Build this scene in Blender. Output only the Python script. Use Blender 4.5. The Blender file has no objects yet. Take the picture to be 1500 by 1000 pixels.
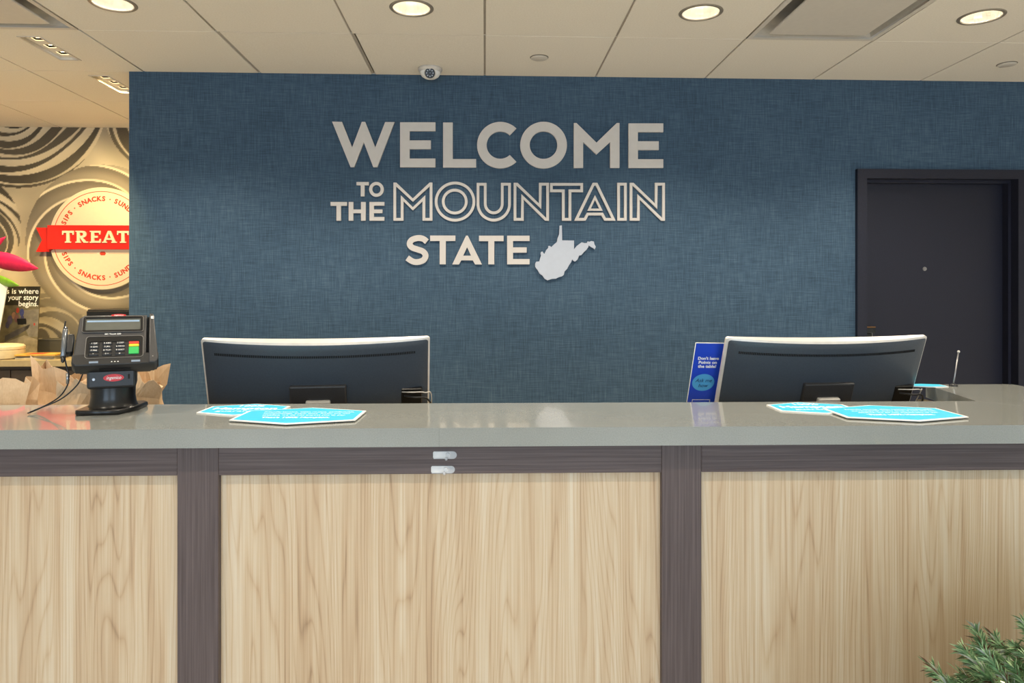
import bpy, bmesh, math, random
from mathutils import Matrix, Vector, noise
random.seed(7)
S = bpy.context.scene
COL = S.collection
R = math.radians
PI = math.pi

# ------------------------------------------------------------------ camera
cam_d = bpy.data.cameras.new('camera'); cam = bpy.data.objects.new('camera', cam_d); COL.objects.link(cam)
cam_d.sensor_fit = 'HORIZONTAL'; cam_d.sensor_width = 36.0; cam_d.lens = 36.0 * 1040 / 1500
cam_d.shift_y = -72 / 1500; cam_d.clip_start = 0.05
cam.location = (0, 0, 1.37); cam.rotation_euler = (PI / 2, 0, -math.atan(40 / 1040))
S.camera = cam
# ------------------------------------------------------------------ world, daylight, exposure
w = bpy.data.worlds.new('world'); S.world = w; w.use_nodes = True
w.node_tree.nodes['Background'].inputs[0].default_value = (0.75, 0.83, 1.0, 1)
w.node_tree.nodes['Background'].inputs[1].default_value = 0.16
def area_light(name, loc, rot, sx, sy, power, col):
    d = bpy.data.lights.new(name, 'AREA'); d.shape = 'RECTANGLE'; d.size = sx; d.size_y = sy
    d.energy = power; d.color = col
    o = bpy.data.objects.new(name, d); COL.objects.link(o); o.location = loc; o.rotation_euler = rot
    return o
WINDOW_POWER = 150
DOWN_POWER = 52
LOBBY_POWER = 29
LINEAR_POWER = 32
# daylight entering through the lobby windows behind the camera
area_light('daylight_window', (-1.9, -4.36, 1.30), (R(90), 0, 0), 2.6, 1.9, WINDOW_POWER * .5, (0.62, 0.80, 1.0))
area_light('daylight_window', (1.9, -4.36, 1.30), (R(90), 0, 0), 2.6, 1.9, WINDOW_POWER * .5, (0.62, 0.80, 1.0))
vs = S.view_settings
vs.view_transform = 'Standard'; vs.look = 'None'; vs.gamma = 1.0; vs.use_curve_mapping = False
vs.exposure = 0.12

# ------------------------------------------------------------------ materials
def lin(c):
    return tuple((v / 255 / 12.92) if v / 255 <= 0.04045 else ((v / 255 + 0.055) / 1.055) ** 2.4 for v in c) + (1.0,)
MATS = {}
def mat(name, rgb, rough=0.5, metal=0.0, emit=None, estr=0.0, spec=0.5, coat=0.0, alpha=1.0, trans=0.0, var=0.06, vscale=40):
    """procedural principled material with a little noise in tone"""
    if name in MATS: return MATS[name]
    m = bpy.data.materials.new(name); m.use_nodes = True
    nt = m.node_tree; b = nt.nodes['Principled BSDF']
    b.inputs['Roughness'].default_value = rough; b.inputs['Metallic'].default_value = metal
    b.inputs['Specular IOR Level'].default_value = spec
    b.inputs['Coat Weight'].default_value = coat
    b.inputs['Alpha'].default_value = alpha
    b.inputs['Transmission Weight'].default_value = trans
    c = lin(rgb)
    if var:
        tc = nt.nodes.new('ShaderNodeTexCoord'); n = nt.nodes.new('ShaderNodeTexNoise')
        n.inputs['Scale'].default_value = vscale; n.inputs['Detail'].default_value = 3
        r = nt.nodes.new('ShaderNodeValToRGB')
        r.color_ramp.elements[0].position = 0.3; r.color_ramp.elements[1].position = 0.7
        r.color_ramp.elements[0].color = tuple(v * (1 - var) for v in c[:3]) + (1,)
        r.color_ramp.elements[1].color = tuple(min(1, v * (1 + var)) for v in c[:3]) + (1,)
        nt.links.new(tc.outputs['Object'], n.inputs['Vector']); nt.links.new(n.outputs['Fac'], r.inputs['Fac'])
        nt.links.new(r.outputs['Color'], b.inputs['Base Color'])
    else:
        b.inputs['Base Color'].default_value = c
    if emit:
        b.inputs['Emission Color'].default_value = lin(emit); b.inputs['Emission Strength'].default_value = estr
    MATS[name] = m
    return m

class NT:
    """small node-graph helper"""
    def __init__(s, name):
        s.m = bpy.data.materials.new(name); s.m.use_nodes = True; MATS[name] = s.m
        s.nt = s.m.node_tree; s.b = s.nt.nodes['Principled BSDF']
        s.tc = s.nt.nodes.new('ShaderNodeTexCoord')
    def link(s, a, b): s.nt.links.new(a, b)
    def mapping(s, scale, loc=(0, 0, 0), src=None):
        n = s.nt.nodes.new('ShaderNodeMapping'); n.inputs['Scale'].default_value = scale; n.inputs['Location'].default_value = loc
        s.link(src or s.tc.outputs['Object'], n.inputs['Vector']); return n.outputs['Vector']
    def noise(s, vec, scale=1, detail=2, rough=0.5, dist=0.0):
        n = s.nt.nodes.new('ShaderNodeTexNoise'); n.inputs['Scale'].default_value = scale
        n.inputs['Detail'].default_value = detail; n.inputs['Roughness'].default_value = rough
        n.inputs['Distortion'].default_value = dist
        s.link(vec, n.inputs['Vector']); return n.outputs['Fac']
    def math(s, op, a, b=None, c=None):
        n = s.nt.nodes.new('ShaderNodeMath'); n.operation = op
        for i, v in enumerate((a, b, c)):
            if v is None: continue
            if isinstance(v, (int, float)): n.inputs[i].default_value = v
            else: s.link(v, n.inputs[i])
        return n.outputs[0]
    def ramp(s, fac, stops):
        n = s.nt.nodes.new('ShaderNodeValToRGB'); e = n.color_ramp.elements
        while len(e) < len(stops): e.new(0.5)
        for i, (p, c) in enumerate(stops):
            e[i].position = p; e[i].color = lin(c)
        s.link(fac, n.inputs['Fac']); return n.outputs['Color']
    def mix(s, fac, a, b, mode='MIX'):
        n = s.nt.nodes.new('ShaderNodeMix'); n.data_type = 'RGBA'; n.blend_type = mode
        for sock, v in ((n.inputs[0], fac), (n.inputs[6], a), (n.inputs[7], b)):
            if isinstance(v, (int, float)): sock.default_value = v
            elif isinstance(v, tuple): sock.default_value = v
            else: s.link(v, sock)
        return n.outputs[2]
    def bump(s, h, strength=0.2, dist=0.002):
        n = s.nt.nodes.new('ShaderNodeBump'); n.inputs['Strength'].default_value = strength; n.inputs['Distance'].default_value = dist
        s.link(h, n.inputs['Height']); s.link(n.outputs['Normal'], s.b.inputs['Normal'])
    def done(s, col, rough=0.5, spec=0.5, coat=0.0):
        s.link(col, s.b.inputs['Base Color']); s.b.inputs['Roughness'].default_value = rough
        s.b.inputs['Specular IOR Level'].default_value = spec; s.b.inputs['Coat Weight'].default_value = coat
        return s.m

def blue_linen():
    n = NT('blue_linen_wallcovering')
    h = n.noise(n.mapping((9, 1, 210)), 1, 4, 0.7)
    v = n.noise(n.mapping((190, 1, 8)), 1, 4, 0.7)
    big = n.noise(n.mapping((3, 1, 3)), 1, 2)
    t = n.math('ADD', n.math('MULTIPLY', h, 0.5), n.math('MULTIPLY', v, 0.5))
    t = n.math('ADD', t, n.math('MULTIPLY', n.math('SUBTRACT', big, 0.5), 0.12))
    col = n.ramp(t, [(0.34, (47, 66, 84)), (0.5, (64, 88, 110)), (0.66, (86, 108, 127))])
    n.bump(t, 0.35, 0.002)
    return n.done(col, 0.75, 0.25)
def light_wood():
    n = NT('light_walnut_laminate')
    sep = n.nt.nodes.new('ShaderNodeSeparateXYZ'); n.link(n.tc.outputs['Object'], sep.inputs[0])
    warp = n.noise(n.mapping((4.6, 1, 0.34), (3.1, 0, 1.7)), 1, 3, 0.5)
    warp2 = n.noise(n.mapping((16, 1, 0.8), (9.1, 0, 4.2)), 1, 2, 0.5)
    ph = n.math('ADD', n.math('MULTIPLY', warp, 40.0), n.math('MULTIPLY', sep.outputs['X'], 64.0))
    ph = n.math('ADD', ph, n.math('MULTIPLY', warp2, 3.0))
    tri = n.math('PINGPONG', ph, 0.5)
    ring = n.math('POWER', n.math('MULTIPLY', tri, 2.0), 4.0)
    fine = n.noise(n.mapping((260, 1, 3.0)), 1, 3, 0.6)
    mid = n.noise(n.mapping((34, 1, 0.7), (1.3, 0, .4)), 1, 4, 0.6)
    broad = n.noise(n.mapping((11, 1, 0.35), (5.3, 0, 2.4)), 1, 2, 0.5)
    t = n.math('ADD', n.math('MULTIPLY', ring, 0.13), n.math('MULTIPLY', mid, 0.62))
    t = n.math('ADD', t, n.math('MULTIPLY', broad, 0.30))
    t = n.math('ADD', t, n.math('MULTIPLY', n.math('SUBTRACT', fine, 0.5), 0.42))
    col = n.ramp(t, [(0.30, (216, 202, 180)), (0.46, (205, 184, 155)), (0.60, (190, 163, 132)), (0.80, (140, 112, 86))])
    return n.done(col, 0.42, 0.35)
def dark_wood(name, vertical):
    n = NT(name)
    sc = (230, 230, 3.0) if vertical else (3.0, 230, 230)
    f = n.noise(n.mapping(sc), 1, 3, 0.65)
    col = n.ramp(f, [(0.3, (76, 65, 65)), (0.5, (90, 79, 79)), (0.7, (104, 92, 92))])
    n.bump(f, 0.2, 0.001)
    return n.done(col, 0.5, 0.35)
def solid_surface():
    n = NT('greige_solid_surface')
    f = n.noise(n.mapping((420, 420, 420)), 1, 2, 0.6)
    g = n.noise(n.mapping((5, 5, 5)), 1, 2)
    t = n.math('ADD', n.math('MULTIPLY', f, 0.7), n.math('MULTIPLY', g, 0.3))
    col = n.ramp(t, [(0.35, (138, 141, 138)), (0.65, (152, 155, 151))])
    return n.done(col, 0.12, 0.5, 0.3)
def ceiling_tile_mat():
    n = NT('white_fissured_ceiling_tile')
    f = n.noise(n.mapping((140, 140, 140)), 1, 4, 0.7)
    col = n.ramp(f, [(0.3, (232, 225, 212)), (0.7, (242, 236, 224))])
    n.bump(f, 0.15, 0.002)
    return n.done(col, 0.9, 0.15)
def kraft_paper():
    n = NT('kraft_paper')
    f = n.noise(n.mapping((14, 14, 14)), 1, 4, 0.6)
    g = n.noise(n.mapping((300, 300, 40)), 1, 2)
    t = n.math('ADD', n.math('MULTIPLY', f, 0.7), n.math('MULTIPLY', g, 0.3))
    col = n.ramp(t, [(0.3, (206, 172, 134)), (0.7, (234, 206, 170))])
    n.bump(f, 0.4, 0.006)
    return n.done(col, 0.8, 0.2)
def floor_mat():
    n = NT('beige_porcelain_floor')
    f = n.noise(n.mapping((4, 4, 4)), 1, 5, 0.6)
    col = n.ramp(f, [(0.3, (222, 214, 200)), (0.7, (236, 230, 218))])
    return n.done(col, 0.35, 0.4)
def navy_door_mat():
    n = NT('navy_painted_metal')
    f = n.noise(n.mapping((260, 260, 260)), 1, 2)
    col = n.ramp(f, [(0.3, (27, 29, 43)), (0.7, (34, 37, 53))])
    return n.done(col, 0.45, 0.35)
M = dict(
    wall=blue_linen(), wood=light_wood(), darkv=dark_wood('dark_oak_upright', True), darkh=dark_wood('dark_oak_rail', False),
    stone=solid_surface(), tile=ceiling_tile_mat(), kraft=kraft_paper(), floor=floor_mat(), navy=navy_door_mat())
M['grid'] = mat('taupe_ceiling_grid', (176, 168, 156), 0.6)
M['plenum'] = mat('dark_plenum', (30, 26, 22), 0.9)
M['white_wall'] = mat('warm_white_paint', (238, 234, 226), 0.85, vscale=6, var=0.02)
M['letter'] = mat('off_white_acrylic_letter', (208, 203, 198), 0.45, var=0.02)
M['trim'] = mat('satin_taupe_trim', (150, 142, 128), 0.4, metal=0.3)
M['reflector'] = mat('cream_reflector', (244, 240, 230), 0.18, metal=0.25, var=0.1, vscale=25)
M['bulb'] = mat('lit_bulb', (255, 250, 235), 0.4, emit=(255, 244, 220), estr=6, var=0)
M['linear_lamp'] = mat('lit_warm_lamp', (255, 240, 210), 0.4, emit=(255, 226, 170), estr=5, var=0)
M['vent_white'] = mat('vent_white_metal', (214, 208, 198), 0.5, var=0.02)
M['vent_dark'] = mat('vent_dark_inside', (186, 182, 174), 0.7)
M['black'] = mat('black_plastic', (24, 25, 28), 0.38, vscale=200)
M['black_gloss'] = mat('gloss_black_plastic', (16, 16, 18), 0.28)
M['charcoal'] = mat('charcoal_plastic', (52, 52, 54), 0.42, vscale=300, var=0.1)
M['monitor_back'] = mat('monitor_back_plastic', (64, 72, 82), 0.33, vscale=250, var=0.08)
M['slot'] = mat('black_slot', (6, 6, 7), 0.8)
M['silver'] = mat('silver_plastic', (214, 210, 204), 0.35, metal=0.15)
M['steel'] = mat('brushed_steel', (160, 160, 162), 0.3, metal=0.9)
M['screen_off'] = mat('dark_screen_glass', (40, 44, 52), 0.08, coat=0.5)
M['lcd'] = mat('terminal_lcd', (96, 98, 92), 0.12, coat=0.6)
M['red'] = mat('signal_red_paint', (226, 34, 20), 0.4, var=0.02)
M['print_red'] = mat('print_red', (205, 62, 34), 0.6, var=0.02)
M['badge_red'] = mat('badge_red', (196, 30, 36), 0.35, var=0.02)
M['cream'] = mat('cream_sign_face', (238, 226, 196), 0.5, var=0.02)
M['cyan'] = mat('cyan_print', (66, 200, 240), 0.35, var=0.02)
M['white'] = mat('white_print', (244, 244, 242), 0.4, var=0.0)
M['blue_card'] = mat('royal_blue_card', (38, 76, 204), 0.3, var=0.08, vscale=8)
M['pale_blue'] = mat('pale_blue_print', (84, 172, 226), 0.4, var=0.0)
M['ink'] = mat('dark_blue_ink', (22, 46, 100), 0.5, var=0.0)
M['key'] = mat('grey_key', (74, 76, 80), 0.5)
M['key_red'] = mat('red_key', (226, 60, 40), 0.45, var=0)
M['key_yellow'] = mat('yellow_key', (238, 204, 40), 0.45, var=0)
M['key_green'] = mat('green_key', (40, 176, 84), 0.45, var=0)
M['clear'] = mat('clear_plastic', (232, 236, 242), 0.12, alpha=0.42, var=0)
M['back_counter'] = mat('olive_laminate_top', (166, 150, 118), 0.35)
M['back_cabinet'] = mat('dark_brown_cabinet', (66, 54, 44), 0.5)
M['bract'] = mat('pink_bract', (232, 32, 96), 0.5, var=0.12, vscale=30)
M['leaf'] = mat('poinsettia_leaf', (118, 170, 44), 0.5, var=0.2, vscale=30)
M['stem'] = mat('green_stem', (90, 120, 60), 0.6)
M['pot'] = mat('red_foil_pot', (150, 30, 34), 0.3)
M['needle'] = mat('pvc_pine_needle', (98, 136, 96), 0.5, var=0.35, vscale=60)
M['needle_light'] = mat('pale_pvc_needle', (158, 190, 144), 0.5, var=0.25, vscale=60)
M['needle_grey'] = mat('grey_green_needle', (158, 170, 160), 0.4, var=.1)
M['twig'] = mat('brown_twig', (92, 66, 52), 0.8)
M['brass'] = mat('brass_socket', (204, 158, 60), 0.3, metal=0.6)
M['fairy'] = mat('lit_fairy_bulb', (255, 246, 214), 0.3, emit=(255, 236, 180), estr=2.2, var=0)

# ------------------------------------------------------------------ geometry helpers
def link(name, me, m, parent=None, loc=(0, 0, 0), rot=(0, 0, 0), smooth=False):
    o = bpy.data.objects.new(name, me); COL.objects.link(o)
    if m is not None and not me.materials: me.materials.append(m)
    o.parent = parent; o.location = loc; o.rotation_euler = rot
    if smooth:
        for p in me.polygons: p.use_smooth = True
    return o
def from_bm(name, bm, m, parent=None, loc=(0, 0, 0), rot=(0, 0, 0), smooth=False):
    bmesh.ops.recalc_face_normals(bm, faces=bm.faces[:])
    me = bpy.data.meshes.new(name); bm.to_mesh(me); bm.free()
    return link(name, me, m, parent, loc, rot, smooth)
def tag(o, label, cat, group=None, kind=None):
    o['label'] = label; o['category'] = cat
    if group: o['group'] = group
    if kind: o['kind'] = kind
    return o
def structure(o, label=None):
    o['kind'] = 'structure'
    if label: o['label'] = label
    return o
def thing(name, label, cat, loc=(0, 0, 0), rz=0.0, group=None):
    o = bpy.data.objects.new(name, None); COL.objects.link(o); o.empty_display_size = 0.05
    o.location = loc; o.rotation_euler = (0, 0, rz)
    return tag(o, label, cat, group)
def bm_box(bm, x0, x1, y0, y1, z0, z1, bev=0.0, seg=2, mtx=None):
    r = bmesh.ops.create_cube(bm, size=1.0)
    vs_ = r['verts']
    for v in vs_:
        v.co = Vector((x0 + (v.co.x + .5) * (x1 - x0), y0 + (v.co.y + .5) * (y1 - y0), z0 + (v.co.z + .5) * (z1 - z0)))
    if bev:
        es = list({e for v in vs_ for e in v.link_edges})
        rr = bmesh.ops.bevel(bm, geom=es, offset=bev, segments=seg, profile=0.5, affect='EDGES')
        vs_ = list({v for f in rr['faces'] for v in f.verts} | {v for v in vs_ if v.is_valid})
    if mtx is not None:
        bmesh.ops.transform(bm, matrix=mtx, verts=vs_)
def box(name, x0, x1, y0, y1, z0, z1, m, parent=None, bev=0.0, seg=2, loc=(0, 0, 0), rot=(0, 0, 0)):
    bm = bmesh.new(); bm_box(bm, x0, x1, y0, y1, z0, z1, bev, seg)
    return from_bm(name, bm, m, parent, loc, rot)
def bm_lathe(bm, prof, n=32, mtx=None, a0=0.0):
    rings = []
    for r_, z_ in prof:
        if r_ < 1e-6: rings.append([bm.verts.new((0, 0, z_))])
        else: rings.append([bm.verts.new((r_ * math.cos(a0 + 2 * PI * i / n), r_ * math.sin(a0 + 2 * PI * i / n), z_)) for i in range(n)])
    for a, b in zip(rings, rings[1:]):
        for i in range(n):
            j = (i + 1) % n
            if len(a) == 1 and len(b) > 1: bm.faces.new((a[0], b[i], b[j]))
            elif len(b) == 1 and len(a) > 1: bm.faces.new((a[i], a[j], b[0]))
            elif len(a) > 1: bm.faces.new((a[i], a[j], b[j], b[i]))
    if mtx is not None: bmesh.ops.transform(bm, matrix=mtx, verts=[v for r_ in rings for v in r_])
def lathe(name, prof, m, parent=None, n=32, loc=(0, 0, 0), rot=(0, 0, 0), mtx=None, smooth=True, a0=0.0):
    bm = bmesh.new(); bm_lathe(bm, prof, n, mtx, a0)
    o = from_bm(name, bm, m, parent, loc, rot)
    if smooth: auto_smooth(o)
    return o
def auto_smooth(o, ang=35):
    me = o.data
    for p in me.polygons: p.use_smooth = True
    bm = bmesh.new(); bm.from_mesh(me)
    for e in bm.edges:
        if len(e.link_faces) == 2 and e.calc_face_angle(0) > R(ang): e.smooth = False
    bm.to_mesh(me); bm.free()
def bm_tube(bm, pts, r, n=8, cap=True):
    pts = [Vector(p) for p in pts]; rings = []
    rad = r if isinstance(r, (list, tuple)) else [r] * len(pts)
    up = Vector((0, 0, 1))
    for i, p in enumerate(pts):
        t = (pts[min(i + 1, len(pts) - 1)] - pts[max(i - 1, 0)]).normalized()
        a = t.cross(up)
        if a.length < 1e-3: a = t.cross(Vector((0, 1, 0)))
        a.normalize(); b = t.cross(a).normalized()
        rings.append([bm.verts.new(p + rad[i] * (math.cos(2 * PI * k / n) * a + math.sin(2 * PI * k / n) * b)) for k in range(n)])
    for a, b in zip(rings, rings[1:]):
        for i in range(n):
            bm.faces.new((a[i], a[(i + 1) % n], b[(i + 1) % n], b[i]))
    if cap:
        bm.faces.new(rings[0]); bm.faces.new(rings[-1])
def tube(name, pts, r, m, parent=None, n=8, loc=(0, 0, 0), rot=(0, 0, 0)):
    bm = bmesh.new(); bm_tube(bm, pts, r, n)
    return from_bm(name, bm, m, parent, loc, rot, True)
def smooth_path(pts, k=6):
    out = []; P = [Vector(p) for p in pts]
    for i in range(len(P) - 1):
        p0, p1, p2, p3 = P[max(i - 1, 0)], P[i], P[i + 1], P[min(i + 2, len(P) - 1)]
        for j in range(k):
            t = j / k
            out.append(0.5 * ((2 * p1) + (p2 - p0) * t + (2 * p0 - 5 * p1 + 4 * p2 - p3) * t * t + (3 * p1 - p0 - 3 * p2 + p3) * t ** 3))
    out.append(P[-1]); return out
# flat outlines (with holes) extruded: a filled 2D curve turned into a mesh
def outline_mesh(name, loops, depth, bevel=0.0):
    """loops in the XY plane; the solid spans z = 0 .. depth"""
    cu = bpy.data.curves.new(name, 'CURVE'); cu.dimensions = '2D'; cu.fill_mode = 'BOTH'
    cu.extrude = max(depth / 2 - bevel, 0.0); cu.bevel_depth = bevel; cu.bevel_resolution = 1; cu.offset = -bevel
    for lp in loops:
        sp = cu.splines.new('POLY'); sp.points.add(len(lp) - 1)
        for p, q in zip(sp.points, lp): p.co = (q[0], q[1], 0, 1)
        sp.use_cyclic_u = True
    o = bpy.data.objects.new(name, cu); COL.objects.link(o)
    me = bpy.data.meshes.new_from_object(o.evaluated_get(bpy.context.evaluated_depsgraph_get()))
    bpy.data.objects.remove(o); bpy.data.curves.remove(cu)
    me.materials.clear(); me.transform(Matrix.Translation((0, 0, depth / 2))); me.name = name
    return me
WALLM = Matrix(((1, 0, 0, 0), (0, 0, -1, 0), (0, 1, 0, 0), (0, 0, 0, 1)))   # (x, y, depth) -> (x, -depth, z): stands up, faces the camera
def outline(name, loops, depth, m, parent=None, loc=(0, 0, 0), rot=(0, 0, 0), stand=False, bevel=0.0, mtx=None):
    me = outline_mesh(name, loops, depth, bevel)
    if stand: me.transform(WALLM)
    if mtx is not None: me.transform(mtx)
    return link(name, me, m, parent, loc, rot)
def text_mesh(body, size, depth=0.0004, bold=0.0, align='CENTER', shear=0.0, spacing=1.0, width=None):
    cu = bpy.data.curves.new('text', 'FONT'); cu.body = body; cu.size = size; cu.extrude = depth / 2
    cu.offset = bold * size; cu.align_x = align; cu.align_y = 'CENTER'; cu.shear = shear; cu.space_character = spacing
    cu.resolution_u = 3
    o = bpy.data.objects.new('text', cu); COL.objects.link(o)
    me = bpy.data.meshes.new_from_object(o.evaluated_get(bpy.context.evaluated_depsgraph_get()))
    bpy.data.objects.remove(o); bpy.data.curves.remove(cu)
    me.materials.clear(); me.transform(Matrix.Translation((0, 0, depth / 2)))
    if width:
        xs = [v.co.x for v in me.vertices]; k = width / (max(xs) - min(xs)); me.transform(Matrix.Diagonal((k, 1, 1, 1)))
    return me
def text(name, body, size, m, parent, mtx, **k):
    me = text_mesh(body, size, **k); me.transform(mtx); me.name = name
    return link(name, me, m, parent)
def circle(cx, cy, r, n=48, ry=None):
    return [(cx + r * math.cos(2 * PI * i / n), cy + (ry or r) * math.sin(2 * PI * i / n)) for i in range(n)]
def rect(x0, x1, y0, y1): return [(x0, y0), (x1, y0), (x1, y1), (x0, y1)]
def round_rect(x0, x1, y0, y1, r, n=5):
    out = []
    for cx, cy, a in ((x1 - r, y1 - r, 0), (x0 + r, y1 - r, 90), (x0 + r, y0 + r, 180), (x1 - r, y0 + r, 270)):
        for i in range(n + 1):
            t = R(a + 90 * i / n); out.append((cx + r * math.cos(t), cy + r * math.sin(t)))
    return out
def inset(loop, d):
    """mitred offset of a simple loop; positive d shrinks it"""
    n = len(loop); area = sum(loop[i][0] * loop[(i + 1) % n][1] - loop[(i + 1) % n][0] * loop[i][1] for i in range(n))
    s = 1 if area > 0 else -1; out = []
    for i in range(n):
        p0, p1, p2 = Vector(loop[i - 1]), Vector(loop[i]), Vector(loop[(i + 1) % n])
        e1 = (p1 - p0).normalized(); e2 = (p2 - p1).normalized()
        n1 = Vector((-e1.y, e1.x)) * s; n2 = Vector((-e2.y, e2.x)) * s
        bis = n1 + n2
        k = d / max(0.35, 1 + n1.dot(n2)) if bis.length > 1e-6 else d
        q = p1 + bis * k
        out.append((q.x, q.y))
    return out

# ------------------------------------------------------------------ the room
CZ = 2.555           # ceiling height
WY = 3.89            # blue wall
MY = 5.22            # mural wall of the snack alcove
PX = 3.89 / 1040     # metres per photo pixel on the blue wall
structure(box('floor', -4.9, 4.3, -4.6, 5.4, -0.1, 0.0, M['floor']), 'pale beige stone lobby floor')
DX0, DX1, DZ = 2.069, 3.042, 2.056       # outer edge of the door frame
bm = bmesh.new()
bm_box(bm, -1.909, DX0, WY, WY + 0.16, 0, CZ + 0.1)
bm_box(bm, DX0, DX1, WY, WY + 0.16, DZ, CZ + 0.1)
bm_box(bm, DX1, 4.3, WY, WY + 0.16, 0, CZ + 0.1)
structure(from_bm('wall_back', bm, M['wall']), 'blue linen textured reception wall')
structure(box('wall_right', 4.2, 4.3, -4.6, WY, 0, CZ + 0.1, M['white_wall']), 'warm white side wall')
structure(box('wall_left', -4.9, -4.8, -4.6, MY, 0, CZ + 0.1, M['white_wall']), 'warm white side wall of the lobby')
structure(box('wall_alcove_side', -1.75, -1.65, WY + 0.16, MY, 0, CZ + 0.1, M['white_wall']), 'plain alcove side wall')
bm = bmesh.new()
for x0, x1, z0, z1 in ((-4.8, -3.3, 0, 2.66), (-.5, .5, 0, 2.66), (3.3, 4.2, 0, 2.66), (-3.3, -.5, 0, .3), (-3.3, -.5, 2.3, 2.66), (.5, 3.3, 0, .3), (.5, 3.3, 2.3, 2.66)):
    bm_box(bm, x0, x1, -4.6, -4.45, z0, z1)
structure(from_bm('wall_front', bm, M['white_wall']), 'white lobby wall with two windows')
for i, x0 in enumerate((-3.3, .5)):
    wd = outline('window_%d' % (i + 1), [rect(x0, x0 + 2.8, .3, 2.3)] + [rect(x0 + .06 + k * .91, x0 + .06 + k * .91 + .86, .36, 2.24) for k in range(3)], 0.08, M['charcoal'], stand=True, loc=(0, -4.46, 0))
    structure(wd, 'dark framed lobby window')
    for k in range(3): box('pane', x0 + .06 + k * .91, x0 + .92 + k * .91, -.05, -.044, .36, 2.24, M['clear'], wd)

# mural: printed swirl wallpaper; the print is a colour attribute on a fine grid
def sm(a, b, x):
    t = min(1, max(0, (x - a) / (b - a))); return t * t * (3 - 2 * t)
DISCS = [  # centre px, py, radius, tone, spacing, seed
    (60, 505, 78, 'grey', 15, 5.0), (262, 150, 112, 'dark', 17, 2.0), (28, 146, 129, 'dark', 14.2, 0.6),
    (-48, 335, 80, 'dark', 15, 3.3), (150, 352, 112, 'band', 24, 1.0), (-150, 230, 100, 'dark', 15, 7.0),
    (-140, 440, 90, 'grey', 16, 4.0), (-280, 320, 100, 'dark', 15, 1.5), (-60, 560, 70, 'dark', 14, 2.5),
    (280, 420, 80, 'grey', 16, 6.0), (190, 540, 60, 'dark', 14, 8.0)]
TAN, LIGHT, DARK, GREY, BAND = (206, 190, 160), (228, 214, 186), (66, 60, 50), (126, 118, 104), (160, 148, 128)
def lerp3(a, b, t): return tuple(x + (y - x) * t for x, y in zip(a, b))
def mural_colour(px, py):
    c = TAN
    n0 = noise.noise(Vector((px / 90, py / 90, 3.0)))
    c = lerp3(c, LIGHT, 0.5 + 0.5 * n0)
    for cx, cy, rad, tone, sp, sd in DISCS:
        dx, dy = px - cx, py - cy; r = math.hypot(dx, dy); th = math.atan2(dy, dx)
        if r > rad:
            if r < rad + 34: c = lerp3(c, GREY, 0.55 * (1 - sm(0, 34, r - rad)) * (0.5 + 0.5 * math.cos(th - 2.6)))
            continue
        wob = 1.1 * math.sin(th + sd) + 0.55 * math.sin(2 * th - r / 45 + sd * 1.7) + 0.25 * math.sin(3 * th + sd)
        if tone == 'band':
            g = r / sp + th * 6 / (2 * PI) + 0.25 * wob
            fr = g - math.floor(g)
            k = 1 - sm(0.10, 0.17, fr) + sm(0.97, 1.0, fr)
            base = lerp3(BAND, GREY, 0.5 + 0.5 * math.sin(th * 2 + 1))
            base = lerp3(base, (98, 90, 78), 0.7 * sm(0.3, 0.95, fr))
            c = lerp3(base, LIGHT, min(1, k))
        else:
            g = r / sp + wob
            i = math.floor(g); fr = g - i
            duty = 0.58 + 0.32 * math.sin(th * 2.0 + i * 1.9 + sd)
            e = 0.05
            k = sm(0, e, fr) * (1 - sm(duty, duty + e, fr)) if duty > 0.1 else 0
            dk = DARK if tone == 'dark' else GREY
            dk = lerp3(dk, (128, 120, 104), 0.4 * (0.5 + 0.5 * math.sin(th + i)))
            lt = lerp3(LIGHT, TAN, 0.6 * fr)
            c = lerp3(lt, dk, k)
    return c
GX0, GX1, GZ0, GZ1, NX, NZ = -4.8, -1.75, 0.0, CZ + 0.02, 430, 360
verts = []; cols = []
for j in range(NZ + 1):
    z = GZ0 + (GZ1 - GZ0) * j / NZ
    for i in range(NX + 1):
        x = GX0 + (GX1 - GX0) * i / NX
        verts.append((x, 0, z)); c = lin(mural_colour(189 + (x + 2.56) / .004836, 187 + (2.55 - z) / .00492)); cols.extend(c)
faces = [(j * (NX + 1) + i, j * (NX + 1) + i + 1, (j + 1) * (NX + 1) + i + 1, (j + 1) * (NX + 1) + i) for j in range(NZ) for i in range(NX)]
me = bpy.data.meshes.new('wall_mural'); me.from_pydata(verts, [], faces)
at_ = me.color_attributes.new('print', 'FLOAT_COLOR', 'POINT'); at_.data.foreach_set('color', cols)
n = NT('swirl_wallpaper_print'); ca = n.nt.nodes.new('ShaderNodeVertexColor'); ca.layer_name = 'print'
fine = n.noise(n.mapping((200, 200, 200)), 1, 2)
mural_mat = n.done(n.mix(0.05, ca.outputs['Color'], n.ramp(fine, [(0.3, (150, 140, 120)), (0.7, (230, 220, 200))])), 0.7, 0.25)
structure(link('wall_mural', me, mural_mat, loc=(0, MY, 0)), 'wallpapered alcove wall with grey and tan printed swirls')

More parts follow.
